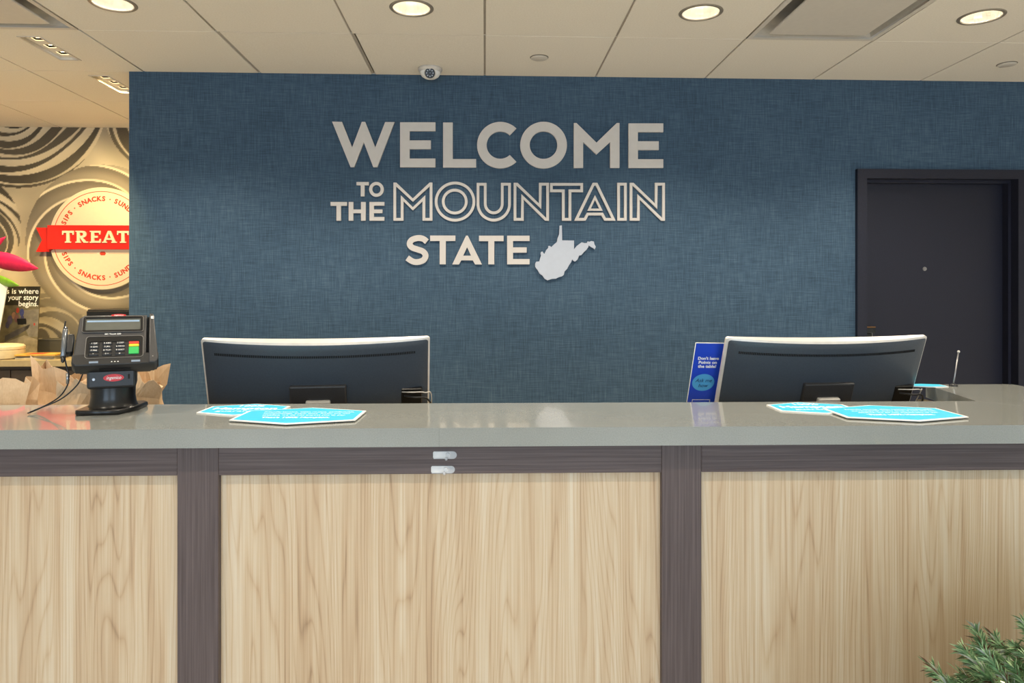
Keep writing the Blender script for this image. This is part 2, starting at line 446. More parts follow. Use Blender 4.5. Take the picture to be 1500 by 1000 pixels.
# ceiling: dark void above, tiles hung in a grid
G = 0.61
ceil = structure(box('ceiling', -4.9, 4.3, -4.6, 5.4, CZ + 0.14, CZ + 0.2, M['plenum']), 'white tile drop ceiling')
DL = [(-1.525, 2.975), (-0.305, 2.975), (0.915, 2.975), (2.135, 2.975)]
DL_BACK = [(x, y) for y in (1.755, 0.535, -1.905) for x in (-1.525, -0.305, 0.915, 2.135)] + [(3.355, 1.755), (3.355, 0.535)]  # last two are unseen extras, added to brighten the right end of the desk
VENTS = [(1.525, 2.975), (-2.135, 2.975)]
LINEAR = [(-2.112, 3.54), (-2.112, 4.135), (-3.355, 4.195)]
def cell(x, y): return (math.floor(x / G), math.floor((y - WY) / G))
holes = {cell(*p): ('c', p) for p in DL + DL_BACK}
holes.update({cell(*p): ('v', p) for p in VENTS}); holes.update({cell(*p): ('r', p) for p in LINEAR})
tile_bm = bmesh.new(); bm_box(tile_bm, -G / 2 + .005, G / 2 - .005, -G / 2 + .0022, G / 2 - .0022, 0, .016, 0.0015, 1)
tile_me = bpy.data.meshes.new('ceiling_tile'); tile_bm.to_mesh(tile_me); tile_bm.free(); tile_me.materials.append(M['tile'])
for i in range(-8, 7):
    for j in range(-14, 3):
        cx, cy = (i + .5) * G, WY + (j + .5) * G
        if j >= 0 and i > -4: continue
        y0, y1 = WY + j * G + .0022, min(WY + (j + 1) * G - .0022, MY - .001)
        x0, x1 = i * G + .005, (i + 1) * G - .005
        h = holes.get((i, j))
        if h and h[0] == 'v': continue
        if h:
            hole = circle(h[1][0], h[1][1], 0.082, 40) if h[0] == 'c' else rect(h[1][0] - .047, h[1][0] + .047, h[1][1] - .163, h[1][1] + .163)
            outline('ceiling_tile', [rect(x0, x1, y0, y1), hole], .016, M['tile'], ceil, (0, 0, CZ))
        elif (i, j) in ((-1, -1), (-2, -1)):       # slightly misaligned tile leaves a dark gap along its runner
            s = .008 if i == -1 else .004
            box('ceiling_tile', x0 + .005 + s, x1, y0, y1, CZ, CZ + .016, M['tile'], ceil)
        elif y1 < cy + G / 2 - .01 or i in (-8, 6):
            box('ceiling_tile', max(x0, -4.8), min(x1, 4.2), y0, y1, CZ, CZ + .016, M['tile'], ceil)
        else:
            link('ceiling_tile', tile_me, None, ceil, (cx, cy, CZ))
for i in range(-7, 7):
    y1 = MY if i <= -3 else WY
    box('grid_runner', i * G - .0085, i * G + .0085, -4.45, y1, CZ + .006, CZ + .03, M['grid'], ceil)
for j in range(-13, 3):
    box('cross_tee', -4.8, 4.2 if j <= 0 else -1.75, WY + j * G - .0021, WY + j * G + .0021, CZ + .0025, CZ + .03, M['vent_white'], ceil)

# door in the blue wall
door = structure(outline('door_1', [[(DX0, 0), (DX0 + .054, 0), (DX0 + .054, 2.004), (DX1 - .054, 2.004), (DX1 - .054, 0), (DX1, 0), (DX1, DZ), (DX0, DZ)]], 0.19, M['navy'], stand=True, loc=(0, WY + .165, 0)), 'dark navy staff door in a navy frame')
box('door_leaf', DX0 + .056, DX1 - .056, -.085, -.045, .008, 2.0, M['navy'], door, .002)
outline('door_stop', [[(DX0 + .054, 0), (DX0 + .07, 0), (DX0 + .07, 1.988), (DX1 - .07, 1.988), (DX1 - .07, 0), (DX1 - .054, 0), (DX1 - .054, 2.004), (DX0 + .054, 2.004)]], .045, M['navy'], door, (0, -.088, 0), stand=True)
lathe('peephole', [(0, .006), (.006, .006), (.007, .004), (.011, .004), (.012, 0)], M['steel'], door, 20, (2.515, -.086, 1.504), (R(90), 0, 0))
lk = box('lock_plate', 2.145, 2.205, -.102, -.085, .95, 1.168, M['steel'], door, .004)
box('lock_cap', 2.141, 2.209, -.125, -.085, 1.14, 1.170, M['black'], door, .004)
box('lock_edge', 2.141, 2.209, -.125, -.085, 1.171, 1.176, mat('aged_bronze', (140, 104, 66), .35, metal=.6), door, .001)
box('lock_reader', 2.153, 2.197, -.112, -.100, 1.08, 1.138, M['black_gloss'], door, .004)
tube('door_handle', [(2.175, -.085, 1.02), (2.175, -.145, 1.02), (2.18, -.15, 1.02), (2.29, -.15, 1.02)], .009, M['steel'], door, 10)

# ------------------------------------------------------------------ ceiling fittings
def spot(name, loc, target, power, col, size=100, radius=.04, parent=None, blend=.6):
    d = bpy.data.lights.new(name, 'SPOT'); d.energy = power; d.color = col; d.spot_size = R(size); d.spot_blend = blend; d.shadow_soft_size = radius
    o = bpy.data.objects.new(name, d); COL.objects.link(o); o.location = loc
    o.rotation_euler = (Vector(target) - Vector(loc)).to_track_quat('-Z', 'Y').to_euler(); o.parent = parent
    return o
def downlight(x, y, label, group, power=DOWN_POWER, cone=126):
    t = thing('recessed_downlight', label, 'ceiling light', (x, y, CZ), 0, group)
    lathe('trim_ring', [(.076, -.001), (.078, -.004), (.088, -.004), (.092, -.001), (.092, 0), (.081, .0), (.081, .004), (.076, .004)], M['trim'], t, 48)
    prof = [(.0765, 0.0), (.074, .02), (.066, .05), (.052, .08), (.032, .1), (.016, .106), (0, .107)]
    rf = lathe('reflector', prof, M['reflector'], t, 28, smooth=False)
    lathe('bulb', [(0, .035), (.011, .038), (.018, .05), (.018, .062), (.011, .078), (.010, .095)], M['bulb'], t, 16)
    spot('downlight_lamp', (0, 0, .03), (0, 0, -1), power, (1.0, .87, .69), cone, .03, t, .55)
names = ['leftmost recessed downlight, above the card terminal side of the ceiling', 'recessed downlight above the word WELCOME, just left of the ceiling middle',
         'recessed downlight just left of the square ceiling diffuser', 'rightmost recessed downlight, right of the square ceiling diffuser']
for (x, y), nm in zip(DL, names): downlight(x, y, nm, 'recessed downlights in front of the blue wall')
for x, y in DL_BACK:
    row = {1.755: 'directly above the countertop', .535: 'above the guest side of the counter', -1.905: 'over the lobby near the windows'}[y]
    place = {-1.525: 'leftmost', -.305: 'second from the left', .915: 'third from the left', 2.135: 'fourth from the left', 3.355: 'unseen extra added to light the right end'}[x]
    downlight(x, y, 'recessed downlight %s, %s of its row' % (row, place), 'recessed lobby downlights', LOBBY_POWER * (1.35 if y > 1.7 else 1.0), 116)
def linear_fixture(x, y, label, aim, cone=100):
    t = thing('linear_downlight', label, 'ceiling light', (x, y, CZ), 0, 'three-lamp fixtures in the alcove ceiling')
    outline('trim_frame', [rect(-.054, .054, -.17, .17), rect(-.045, .045, -.161, .161)], .004, M['vent_white'], t, (0, 0, -.003))
    hs = [rect(-.022, .022, k - .024, k + .024) for k in (-.1, 0, .1)]
    outline('baffle_plate', [rect(-.0455, .0455, -.1615, .1615)] + hs, .004, M['tile'], t, (0, 0, .012))
    for k in (-.1, 0, .1):
        box('lamp', -.022, .022, k - .024, k + .024, .024, .032, M['linear_lamp'], t, .003)
        spot('lamp_light', (0, k, -.004), (aim[0] - x, aim[1] - y + k * .3, aim[2] - CZ), LINEAR_POWER, (1.0, .76, .36), cone, .02, t)
linear_fixture(*LINEAR[0], 'long three-lamp recessed fixture nearer the viewer, left of the blue wall', (-2.75, 4.05, 0.0), 80)
linear_fixture(*LINEAR[1], 'three-lamp recessed fixture partly hidden by the blue wall corner', (-2.7, 5.2, 1.2))
linear_fixture(*LINEAR[2], 'unseen three-lamp recessed fixture over the snack counter, added to brighten the mural alcove', (-3.35, 4.6, 0.0))  # no such fixture in view; added to brighten the mural alcove
def diffuser(x, y, label):
    t = thing('air_diffuser', label, 'air vent', (x, y, CZ), 0, 'square plaque air diffusers')
    h = .302
    outline('frame', [rect(-h, h, -h, h), rect(-h + .022, h - .022, -h + .022, h - .022)], .012, M['vent_white'], t, (0, 0, -.002))
    bm = bmesh.new()                     # sloped inner throat
    a = [(-h + .022, -h + .022), (h - .022, -h + .022), (h - .022, h - .022), (-h + .022, h - .022)]
    lo = [bm.verts.new((p[0], p[1], .008)) for p in a]; mid = [bm.verts.new((p[0] * .90, p[1] * .90, .05)) for p in a]; hi = [bm.verts.new((p[0] * .72, p[1] * .72, .09)) for p in a]
    for A, B in ((lo, mid), (mid, hi)):
        for i in range(4): bm.faces.new((A[i], A[(i + 1) % 4], B[(i + 1) % 4], B[i]))
    bm.faces.new(hi)
    from_bm('throat', bm, M['vent_dark'], t)
    bm = bmesh.new(); bm_box(bm, -.225, .225, -.225, .225, -.006, .004, .003, 1)
    from_bm('face_plate', bm, M['vent_white'], t)
    for sx in (-1, 1): box('hanger', sx * .1 - .01, sx * .1 + .01, -.01, .01, .004, .09, M['steel'], t)
diffuser(*VENTS[0], 'square white air diffuser with flat plate in the ceiling at right')
diffuser(*VENTS[1], 'square air diffuser at the top left corner of the ceiling')
for x, y, nm in ((.275, 3.575, 'small round sprinkler cover plate near the middle of the ceiling'), (2.71, 3.585, 'small round sprinkler cover plate at the right end of the ceiling')):
    t = thing('sprinkler_cover', nm, 'sprinkler', (x, y, CZ), 0, 'sprinkler cover plates')
    lathe('plate', [(0, -.007), (.040, -.007), (.043, -.005), (.043, -.003), (0, -.003)], M['vent_white'], t, 36)
    lathe('cup', [(.036, -.003), (.036, -.001), (.047, -.001), (.047, .0005), (.0, .0005)], M['trim'], t, 32)
t = thing('security_camera', 'small white dome security camera on the ceiling above the sign', 'camera', (-.288, 3.77, CZ))
lathe('base', [(0, -.001), (.062, -.001), (.064, -.010), (.058, -.020), (.050, -.024)], M['silver'], t, 40)
lathe('dome', [(.054, -.020), (.052, -.032), (.044, -.044), (.030, -.053), (.014, -.057), (0, -.058)], M['white'], t, 40)
F = Matrix.Translation((.002, -.034, -.036)) @ Matrix.Rotation(R(107), 4, 'X')
lathe('lens_ring', [(0, .014), (.025, .014), (.031, .010), (.032, -.02), (.02, -.03)], M['silver'], t, 32, mtx=F)
lathe('lens_face', [(0, .0175), (.025, .0175), (.027, .014)], M['black_gloss'], t, 32, mtx=F)
lathe('lens', [(0, .0205), (.006, .019), (.007, .0175)], M['screen_off'], t, 16, mtx=F)
for k in range(8): lathe('infrared_led', [(0, .0195), (.003, .0188), (.0035, .0175)], M['steel'], t, 8, mtx=F @ Matrix.Translation((.0165 * math.cos(k * PI / 4), .0165 * math.sin(k * PI / 4), 0)))

# ------------------------------------------------------------------ raised lettering on the blue wall
TH = math.atan(40 / 1040)
def at(px, py, Y):
    """photo pixel -> point on the vertical plane at depth Y"""
    u = (px - 750) / 1040; s = Y / (math.cos(TH) - u * math.sin(TH))
    return Vector((s * (math.sin(TH) + u * math.cos(TH)), Y, 1.37 + s * (428 - py) / 1040))
def wall(loop): return [(lambda p: (p.x, p.z))(at(x, y, WY - .014)) for x, y in loop]
def zm(loop, x0, y0, k): return [(x0 + a / k, y0 + b / k) for a, b in loop]
def arc(cx, cy, rx, ry, a0, a1, n=24): return [(cx + rx * math.cos(R(a0 + (a1 - a0) * i / n)), cy + ry * math.sin(R(a0 + (a1 - a0) * i / n))) for i in range(n + 1)]
def E_(x0, x1, y0, y1, s, h, mid=.87):
    m = (y0 + y1) / 2
    return [[(x0, y0), (x1, y0), (x1, y0 + h), (x0 + s, y0 + h), (x0 + s, m - h / 2), (x0 + (x1 - x0) * mid, m - h / 2), (x0 + (x1 - x0) * mid, m + h / 2), (x0 + s, m + h / 2), (x0 + s, y1 - h), (x1, y1 - h), (x1, y1), (x0, y1)]]
def T_(x0, x1, y0, y1, s, h):
    c = (x0 + x1) / 2
    return [[(x0, y0), (x1, y0), (x1, y0 + h), (c + s / 2, y0 + h), (c + s / 2, y1), (c - s / 2, y1), (c - s / 2, y0 + h), (x0, y0 + h)]]
def H_(x0, x1, y0, y1, s, h):
    m = (y0 + y1) / 2
    return [[(x0, y0), (x0 + s, y0), (x0 + s, m - h / 2), (x1 - s, m - h / 2), (x1 - s, y0), (x1, y0), (x1, y1), (x1 - s, y1), (x1 - s, m + h / 2), (x0 + s, m + h / 2), (x0 + s, y1), (x0, y1)]]
def O_(x0, x1, y0, y1, s):
    cx, cy = (x0 + x1) / 2, (y0 + y1) / 2
    return [circle(cx, cy, (x1 - x0) / 2, 56, (y1 - y0) / 2), circle(cx, cy, (x1 - x0) / 2 - s, 56, (y1 - y0) / 2 - s)]
def stroke(sp, wd):
    sp = [Vector((p[0], p[1])) for p in sp]; L, Rr = [], []
    for i, p in enumerate(sp):
        t = (sp[min(i + 1, len(sp) - 1)] - sp[max(i - 1, 0)]).normalized(); nn = Vector((-t.y, t.x)) * wd / 2
        L.append(tuple(p + nn)); Rr.append(tuple(p - nn))
    return L + Rr[::-1]
S_SPINE = [(.76, .775), (.62, .87), (.44, .89), (.24, .83), (.165, .70), (.25, .585), (.44, .52), (.63, .45), (.715, .32), (.64, .175), (.44, .11), (.26, .135), (.08, .245)]
def S_(x0, x1, y0, y1, s):
    sp = smooth_path([(a, b, 0) for a, b in S_SPINE], 5)
    W_, H__ = x1 - x0, y1 - y0
    return [stroke([(x0 + p.x / .83 * W_, y1 - p.y * H__) for p in sp], s)]
def ring(loop, t): return [loop, inset(loop, t)]
U0 = (470, 160, 1500 / 520)
welcome = [
    [zm([(38, 48), (125, 50), (215, 275), (300, 50), (330, 50), (418, 275), (505, 52), (588, 52), (435, 447), (400, 447), (317, 230), (233, 447), (200, 447)], 480, 170, 6)],
    E_(586, 637.8, 179, 244.8, 14.0, 12.8),
    [[(649, 179.3), (663.2, 179.3), (663.2, 232.8), (697.4, 232.8), (697.4, 245.2), (649, 245.2)]],
    [arc(732.8, 212.4, 34, 34, 46, 314, 44) + arc(732.8, 212.4, 20, 20, 314, 46, 36)],
    O_(762, 830.5, 178.2, 246.6, 14.0),
    [zm([(442, 40), (458, 40), (575, 155), (694, 40), (710, 40), (710, 303), (655, 303), (655, 152), (575, 225), (497, 152), (497, 303), (442, 303)], 730, 170, 4)],
    E_(920.7, 971.7, 180.6, 245.8, 13.8, 12.8)]
to_ = [T_(522, 540.2, 266.4, 287.4, 5.6, 4.8), O_(540.6, 562, 266.2, 288, 4.6)]
the_ = [T_(484, 508, 295.6, 323, 6.6, 5.6), H_(510.6, 535.5, 295.6, 323, 6.8, 5.4), E_(541, 562.8, 295.6, 323, 6.6, 5.4)]
LT = 4.0
mN = [(770, 390), (793, 390), (918, 511), (918, 390), (977, 390), (977, 612), (954, 612), (829, 489), (829, 612), (770, 612)]
N1 = zm([(x - 680, y) for x, y in mN], 730, 170, 4)
N2 = zm(mN, 730, 170, 4)
Uo = [(698.2, 267.6), (712.8, 267.6)] + arc(723.3, 298, 10.5, 11.5, 180, 0, 20) + [(733.8, 267.6), (748.4, 267.6)] + arc(723.3, 298.5, 25.1, 25.6, 0, 180, 32)
mountain = [
    [zm([(577, 583), (603, 583), (748, 722), (895, 583), (920, 583), (920, 918), (833, 918), (833, 748), (748, 828), (666, 748), (666, 918), (577, 918)], 480, 170, 6), zm([(601, 617), (748, 752), (896, 617), (896, 894), (857, 894), (857, 694), (748, 799), (642, 694), (642, 894), (601, 894)], 480, 170, 6)],
    O_(636.8, 696.2, 265.8, 324.2, LT) + O_(647.2, 685, 276.2, 313.8, LT),
    ring(Uo, LT), ring(N1, LT),
    ring(zm([(303, 391), (497, 391), (497, 445), (428, 445), (428, 612), (373, 612), (373, 445), (303, 445)], 730, 170, 4), LT),
    ring(zm([(553, 390), (581, 390), (688, 612), (621, 612), (604, 581), (529, 581), (512, 612), (445, 612)], 730, 170, 4), LT) + ring(zm([(567, 462), (612, 554), (522, 554)], 730, 170, 4), 3.2),
    ring(zm([(697, 390), (753, 390), (753, 612), (697, 612)], 730, 170, 4), LT), ring(N2, LT)]
def A_(z): return zm(z, 570, 320, 4.545)
state = [S_(593, 628.2, 343.6, 388.6, 8.6), T_(630, 667, 344.8, 387, 9.0, 8.0),
    [A_([(512, 113), (524, 113), (618, 305), (572, 305), (557, 278), (480, 278), (465, 305), (420, 305)]), A_([(519, 190), (545, 247), (493, 247)])],
    T_(701.6, 737.7, 345, 387, 8.8, 8.0), E_(742.9, 775.8, 345, 387, 8.6, 7.8)]
for nm, word, glyphs, dep in (('WELCOME', 'large off-white raised letters spelling WELCOME on the blue wall', welcome, .014), ('TO', 'smallest off-white raised letters spelling TO above the word THE', to_, .012),
                         ('THE', 'small off-white raised letters spelling THE left of the outlined word', the_, .012), ('MOUNTAIN', 'hollow outlined white raised letters spelling MOUNTAIN on the blue wall', mountain, .012),
                         ('STATE', 'solid white raised letters spelling STATE beside the map silhouette', state, .013)):
    xs = [p[0] for g in glyphs for l in g for p in l]; ys = [p[1] for g in glyphs for l in g for p in l]
    base = at((min(xs) + max(xs)) / 2, max(ys), WY - .014)
    t = thing('wall_lettering', word, 'lettering', (base.x, WY, base.z), 0, 'raised wall lettering')
    for g in glyphs:
        loops = [[(x - base.x, z - base.z) for x, z in wall(l)] for l in g]
        outline('letter', loops, dep, M['letter'], t, stand=True)
WV = [(1135, 47), (1150, 45), (1152, 145), (1231, 146), (1231, 205), (1243, 190), (1252, 180), (1262, 173), (1282, 158), (1300, 163), (1318, 162), (1322, 152), (1334, 155), (1345, 149), (1363, 153), (1366, 170), (1376, 188), (1369, 205), (1357, 196), (1345, 190), (1328, 178), (1326, 190), (1312, 210), (1304, 216), (1295, 225), (1280, 244), (1266, 245), (1259, 262), (1252, 275), (1238, 286), (1225, 280), (1219, 270), (1212, 290), (1198, 310), (1185, 335), (1168, 352), (1163, 375), (1152, 384), (1130, 390), (1110, 400), (1085, 401), (1070, 406), (1055, 411), (1035, 400), (1020, 378), (1003, 368), (990, 345), (973, 322), (972, 305), (975, 295), (980, 287), (1000, 285), (1005, 265), (1012, 245), (1008, 234), (1012, 222), (1020, 218), (1027, 230), (1035, 236), (1045, 210), (1060, 195), (1060, 182), (1070, 182), (1080, 190), (1090, 180), (1100, 170), (1118, 155), (1120, 135), (1132, 105)]
wv = wall(A_(WV)); c0 = (sum(p[0] for p in wv) / len(wv), min(p[1] for p in wv))
tag(outline('state_silhouette', [[(x - c0[0], z - c0[1]) for x, z in wv]], .016, mat('white_acrylic_map', (184, 192, 206), .4, var=.02), None, (c0[0], WY, c0[1]), stand=True), 'white raised silhouette map of a state beside the word STATE', 'silhouette')

# ------------------------------------------------------------------ reception desk and countertop (built along its own front edge)
CT = 1.09
DR = -R(.7)
desk = thing('reception_desk', 'long reception desk front with light wood panels in dark wood frame', 'desk', (0, 1.47, 0), DR)
posts = [(-1.665, -1.58), (-.6442, -.5587), (.3766, .4623), (1.397, 1.483)]
RF = .035                                         # frame face behind the slab edge
for a, b in posts: box('post', a, b, RF, RF + .045, .10, 1.05, M['darkv'], desk, .0012, 1)
for (a, b), (c, d) in zip(posts, posts[1:]):
    box('top_rail', b, c, RF + .0004, RF + .045, .986, 1.05, M['darkh'], desk, .0012, 1)
    box('bottom_rail', b, c, RF + .0004, RF + .045, .10, .19, M['darkh'], desk, .0012, 1)
    box('wood_panel', b, c, RF + .015, RF + .045, .19, .986, M['wood'], desk)
box('toe_kick', -1.66, 1.48, RF + .03, RF + .06, 0, .10, M['black'], desk)
box('end_panel', -1.665, -1.62, RF + .045, .30, 0, 1.05, M['darkv'], desk)
box('end_panel', 1.43, 1.48, RF + .045, .60, 0, 1.05, M['darkv'], desk)
box('back_panel', -1.62, 1.24, .26, .30, 0, 1.05, M['charcoal'], desk)
wk = thing('work_desk', 'olive clerk work surface behind the reception counter', 'desk', (0, 1.47, 0), DR)
box('return_panel', 1.285, 1.31, .36, .62, 0, 1.05, M['back_counter'], desk, rot=(0, 0, 0))
box('work_surface', -1.62, 1.27, .305, .93, .735, .765, M['back_counter'], wk, .002)
for x in (-1.2, 0, .9): box('support_panel', x, x + .03, .32, .90, 0, .735, M['back_cabinet'], wk)
top = thing('countertop', 'grey-beige solid surface countertop with rounded return at the right', 'countertop', (0, 1.47, CT - .039), DR)
def slab(name, loop, h=.039):
    bm = bmesh.new(); b0 = [bm.verts.new((x, y, 0)) for x, y in loop]; b1 = [bm.verts.new((x, y, h)) for x, y in loop]
    bm.faces.new(b0); bm.faces.new(b1); n_ = len(loop)
    for i in range(n_): bm.faces.new((b0[i], b0[(i + 1) % n_], b1[(i + 1) % n_], b1[i]))
    return from_bm(name, bm, M['stone'], top)
slab('slab', [(-1.72, 0), (-.0942, 0), (-.0942, .327), (-1.72, .327)])
slab('slab', [(-.0940, 0), (1.53, 0), (1.26, .327), (-.0940, .327)])
slab('return_slab', [(1.5308, .0002), (1.60, .647), (1.572, .655), (1.332, .655), (1.2608, .3275)])
# clear adhesive hooks under the counter edge
for cx, cz, nm in ((-.0835, 1.0262, 'clear plastic adhesive hook on the dark rail, upper one nearest the counter edge'), (-.0875, .9955, 'clear plastic adhesive hook on the dark rail, lower one touching the wood panel')):
    p = Vector((cx, 1.47 + RF - cx * .0122, cz))
    t = thing('adhesive_hook', nm, 'hook', p, DR, 'clear hooks under the counter')
    outline('back_plate', [[(-.0245, -.008)] + arc(.016, 0, .0085, .008, -90, 90, 14) + [(-.0245, .008)]], .0022, M['clear'], t, stand=True)
    outline('adhesive_strip', [round_rect(-.0255, .012, -.0065, .0065, .002)], .0006, M['white'], t, (0, .0005, 0), stand=True)
    lathe('knob', [(.005, 0), (.004, .004), (.0045, .007), (0, .0085)], M['clear'], t, 16, (.006, -.002, .001), (R(90), 0, 0))
    tube('hook', [(.003, -.002, -.006), (.003, -.010, -.0075), (.003, -.013, -.006), (.003, -.013, -.002)], .0028, M['clear'], t, 8)

# ------------------------------------------------------------------ monitors
def monitor(label, x, y, rz):
    t = thing('curved_monitor', label, 'monitor', (x, y, .765), rz, 'curved monitors on the clerk desk')
    Wd, Hh, NXm, NZm = .612, .362, 36, 12
    tilt = Matrix.Translation((0, .0, .478)) @ Matrix.Rotation(R(20), 4, 'X')     # local z = down the panel from its top edge
    fy = lambda u: (u * Wd / 2) ** 2 / (2 * 3.2)
    def thick(u, v): return .011 + .025 * (1 - u * u) ** 0.8 * (0.9 + .1 * math.sin(PI * v))
    def P(u, v, k):                                # k 0 = screen side, 1 = back
        rr = .008
        return tilt @ Vector((u * Wd / 2, fy(u) - k * thick(u, v), -v * Hh))
    def sheet(k, u0, u1, v0, v1, off=0.0):
        bm = bmesh.new(); g = []
        for j in range(NZm + 1):
            row = []
            for i in range(NXm + 1):
                u = u0 + (u1 - u0) * i / NXm; v = v0 + (v1 - v0) * j / NZm
                # round the corners slightly
                cu, cv = u, v
                p = P(cu, cv, k); row.append(bm.verts.new(p + (tilt.to_3x3() @ Vector((0, -off, 0)))))
            g.append(row)
        for j in range(NZm):
            for i in range(NXm): bm.faces.new((g[j][i], g[j][i + 1], g[j + 1][i + 1], g[j + 1][i]))
        return bm
    # silver band round the edge: a rounded-corner loop swept from the screen side to the back
    loop = []
    rc_u, rc_v = .008 / (Wd / 2), .008 / Hh
    def edge(u0, v0, u1, v1, n_): return [(u0 + (u1 - u0) * i / n_, v0 + (v1 - v0) * i / n_) for i in range(n_)]
    def corner(cu, cv, a0): return [(cu + rc_u * math.cos(R(a0 + 90 * i / 5)), cv + rc_v * math.sin(R(a0 + 90 * i / 5))) for i in range(5)]
    loop += edge(-1 + rc_u, 0, 1 - rc_u, 0, 40) + corner(1 - rc_u, rc_v, -90) + edge(1, rc_v, 1, 1 - rc_v, 8) + corner(1 - rc_u, 1 - rc_v, 0)
    loop += edge(1 - rc_u, 1, -1 + rc_u, 1, 40) + corner(-1 + rc_u, 1 - rc_v, 90) + edge(-1, 1 - rc_v, -1, rc_v, 8) + corner(-1 + rc_u, rc_v, 180)
    bm = bmesh.new(); rings = []
    def cl(u): return max(-1, min(1, u))
    for k, ins in ((0, .012), (0, .0), (.12, -.0), (.86, 0), (1.0, .006)):
        rings.append([bm.verts.new(P(cl(u) * (1 - ins / (Wd / 2)), .5 + (v - .5) * (1 - 2 * ins / Hh), k)) for u, v in loop])
    for a, b in zip(rings, rings[1:]):
        for i in range(len(a)): bm.faces.new((a[i], a[(i + 1) % len(a)], b[(i + 1) % len(a)], b[i]))
    auto_smooth(from_bm('edge_frame', bm, M['silver'], t), 50)
    iu, iv = 1 - .005 / (Wd / 2), .005 / Hh
    # back cover follows the same rounded loop, as a fan of rings shrinking to the middle row
    bm = bmesh.new(); rings = []
    for f_ in (1.0, .985, .9, .75, .6, .45, .3, .15, .03):
        rings.append([bm.verts.new(P(cl(u) * iu * f_, .5 + (v - .5) * (1 - 2 * iv) * f_, 1.0) + (tilt.to_3x3() @ Vector((0, -.001 if f_ > .99 else -.0022, 0)))) for u, v in loop])
    for a, b in zip(rings, rings[1:]):
        for i in range(len(a)): bm.faces.new((a[i], a[(i + 1) % len(a)], b[(i + 1) % len(a)], b[i]))
    bm.faces.new(rings[-1])
    bk = from_bm('back_cover', bm, M['monitor_back'], t); auto_smooth(bk, 40)
    o = from_bm('screen', sheet(0, -.985, .985, .02, .965, -.0008), M['screen_off'], t, smooth=True)
    # row of little ventilation slots
    bm = bmesh.new(); n_ = 110
    for i in range(n_):
        u = -.88 + 1.74 * i / (n_ - 1); v = .108
        p = P(u, v, 1.0); q = tilt.to_3x3() @ Vector((0, -.0026, 0))
        bm_box(bm, -.0016, .0016, -.0006, .0006, -.0035, .0035, mtx=Matrix.Translation(p + q) @ tilt.to_3x3().to_4x4())
    vg = from_bm('vent_slots', bm, M['slot'], bk)
    # stand bracket, neck and foot
    F = tilt @ Matrix.Translation((0, fy(0) - .040, 0))
    bm = bmesh.new(); bm_box(bm, -.076, .076, -.008, .012, -.30, -.122, .004, 2, mtx=F); from_bm('mount_bracket', bm, M['charcoal'], t)
    bm = bmesh.new(); bm_box(bm, -.033, .033, -.020, -.004, -.30, -.164, .003, 2, mtx=F); from_bm('neck_cover', bm, M['silver'], t)
    nb = F @ Vector((0, -.004, -.28))
    bm = bmesh.new(); bm_box(bm, -.028, .028, nb.y - .012, nb.y + .012, .01, nb.z, .004, 2); from_bm('neck', bm, M['steel'], t)
    slab_ = [(-.13, nb.y - .08), (.13, nb.y - .08), (.11, nb.y + .13), (-.11, nb.y + .13)]
    outline('foot', [slab_], .012, M['silver'], t, bevel=.002)
    # connector bay with plugs and leads
    bm = bmesh.new(); bm_box(bm, .225, .285, -.004, .012, -.205, -.148, .003, 1, mtx=tilt @ Matrix.Translation((0, fy(.8) - .026, 0))); from_bm('connector_bay', bm, M['black_gloss'], t)
    pts = [tilt @ Vector(p) for p in ((.235, -.030, -.165), (.262, -.050, -.160), (.30, -.044, -.170), (.314, -.02, -.24), (.27, .02, -.42))]
    tube('signal_cable', smooth_path(pts, 6), .0026, M['black'], t, 8)
    pts = [tilt @ Vector(p) for p in ((.228, -.030, -.153), (.255, -.046, -.146), (.292, -.038, -.152), (.312, -.015, -.185), (.30, .03, -.42))]
    tube('power_cable', smooth_path(pts, 6), .0016, M['silver'], t, 8)
    return t
monitor('black-backed curved monitor between the card terminal and the counter seam', -.4575, 1.965, R(6))
monitor('black-backed curved monitor at right, in front of the navy door', .973, 1.965, R(6))

# ------------------------------------------------------------------ card terminal
T = thing('card_terminal', 'black card payment terminal on a pedestal at the left of the counter', 'card terminal', (-.882, 1.722, CT), R(24))
bpl = outline('base_plate', [[(-.052, -.072), (.036, -.074), (.058, -.012), (.062, .05), (.05, .07), (-.05, .07), (-.062, .05), (-.060, -.06)]], .012, M['black_gloss'], T, bevel=.003); bpl.rotation_euler = (0, 0, -R(15))
lathe('pedestal', [(.053, .012), (.050, .016), (.047, .035), (.048, .060)], M['black_gloss'], T, 40, (0, .005, 0))
bm = bmesh.new(); bm_box(bm, -.050, .050, -.055, .05, .058, .106, .006, 2)
col_ = from_bm('collar', bm, M['black'], T)
outline('logo_oval', [circle(0, 0, .021, 32, .0085)], .0012, M['badge_red'], col_, (.004, -.0548, .083), stand=True)
text('logo_lettering', 'ingenico', .011, M['white'], col_, Matrix.Translation((.004, -.0562, .083)) @ WALLM, shear=.3, width=.03)
lathe('screw', [(0, .002), (.003, .002), (.0036, 0)], M['steel'], col_, 10, (-.036, -.055, .081), (R(90), 0, 0))
box('lock_slot', .033, .037, -.0558, -.054, .079, .09, M['slot'], col_)
FM = Matrix.Translation((.008, -.018, .172)) @ Matrix.Rotation(R(46), 4, 'X') @ Matrix.Scale(.9, 4)
def fbox(name, x0, x1, v0, v1, n0, n1, m, parent=T, bev=0.0, seg=2):
    bm = bmesh.new(); bm_box(bm, x0, x1, v0, v1, n0, n1, bev, seg, mtx=FM); return from_bm(name, bm, m, parent)
def foutline(name, loops, depth, n0, m, parent=T, bevel=0.0):
    return outline(name, loops, depth, m, parent, bevel=bevel, mtx=FM @ Matrix.Translation((0, 0, n0)))
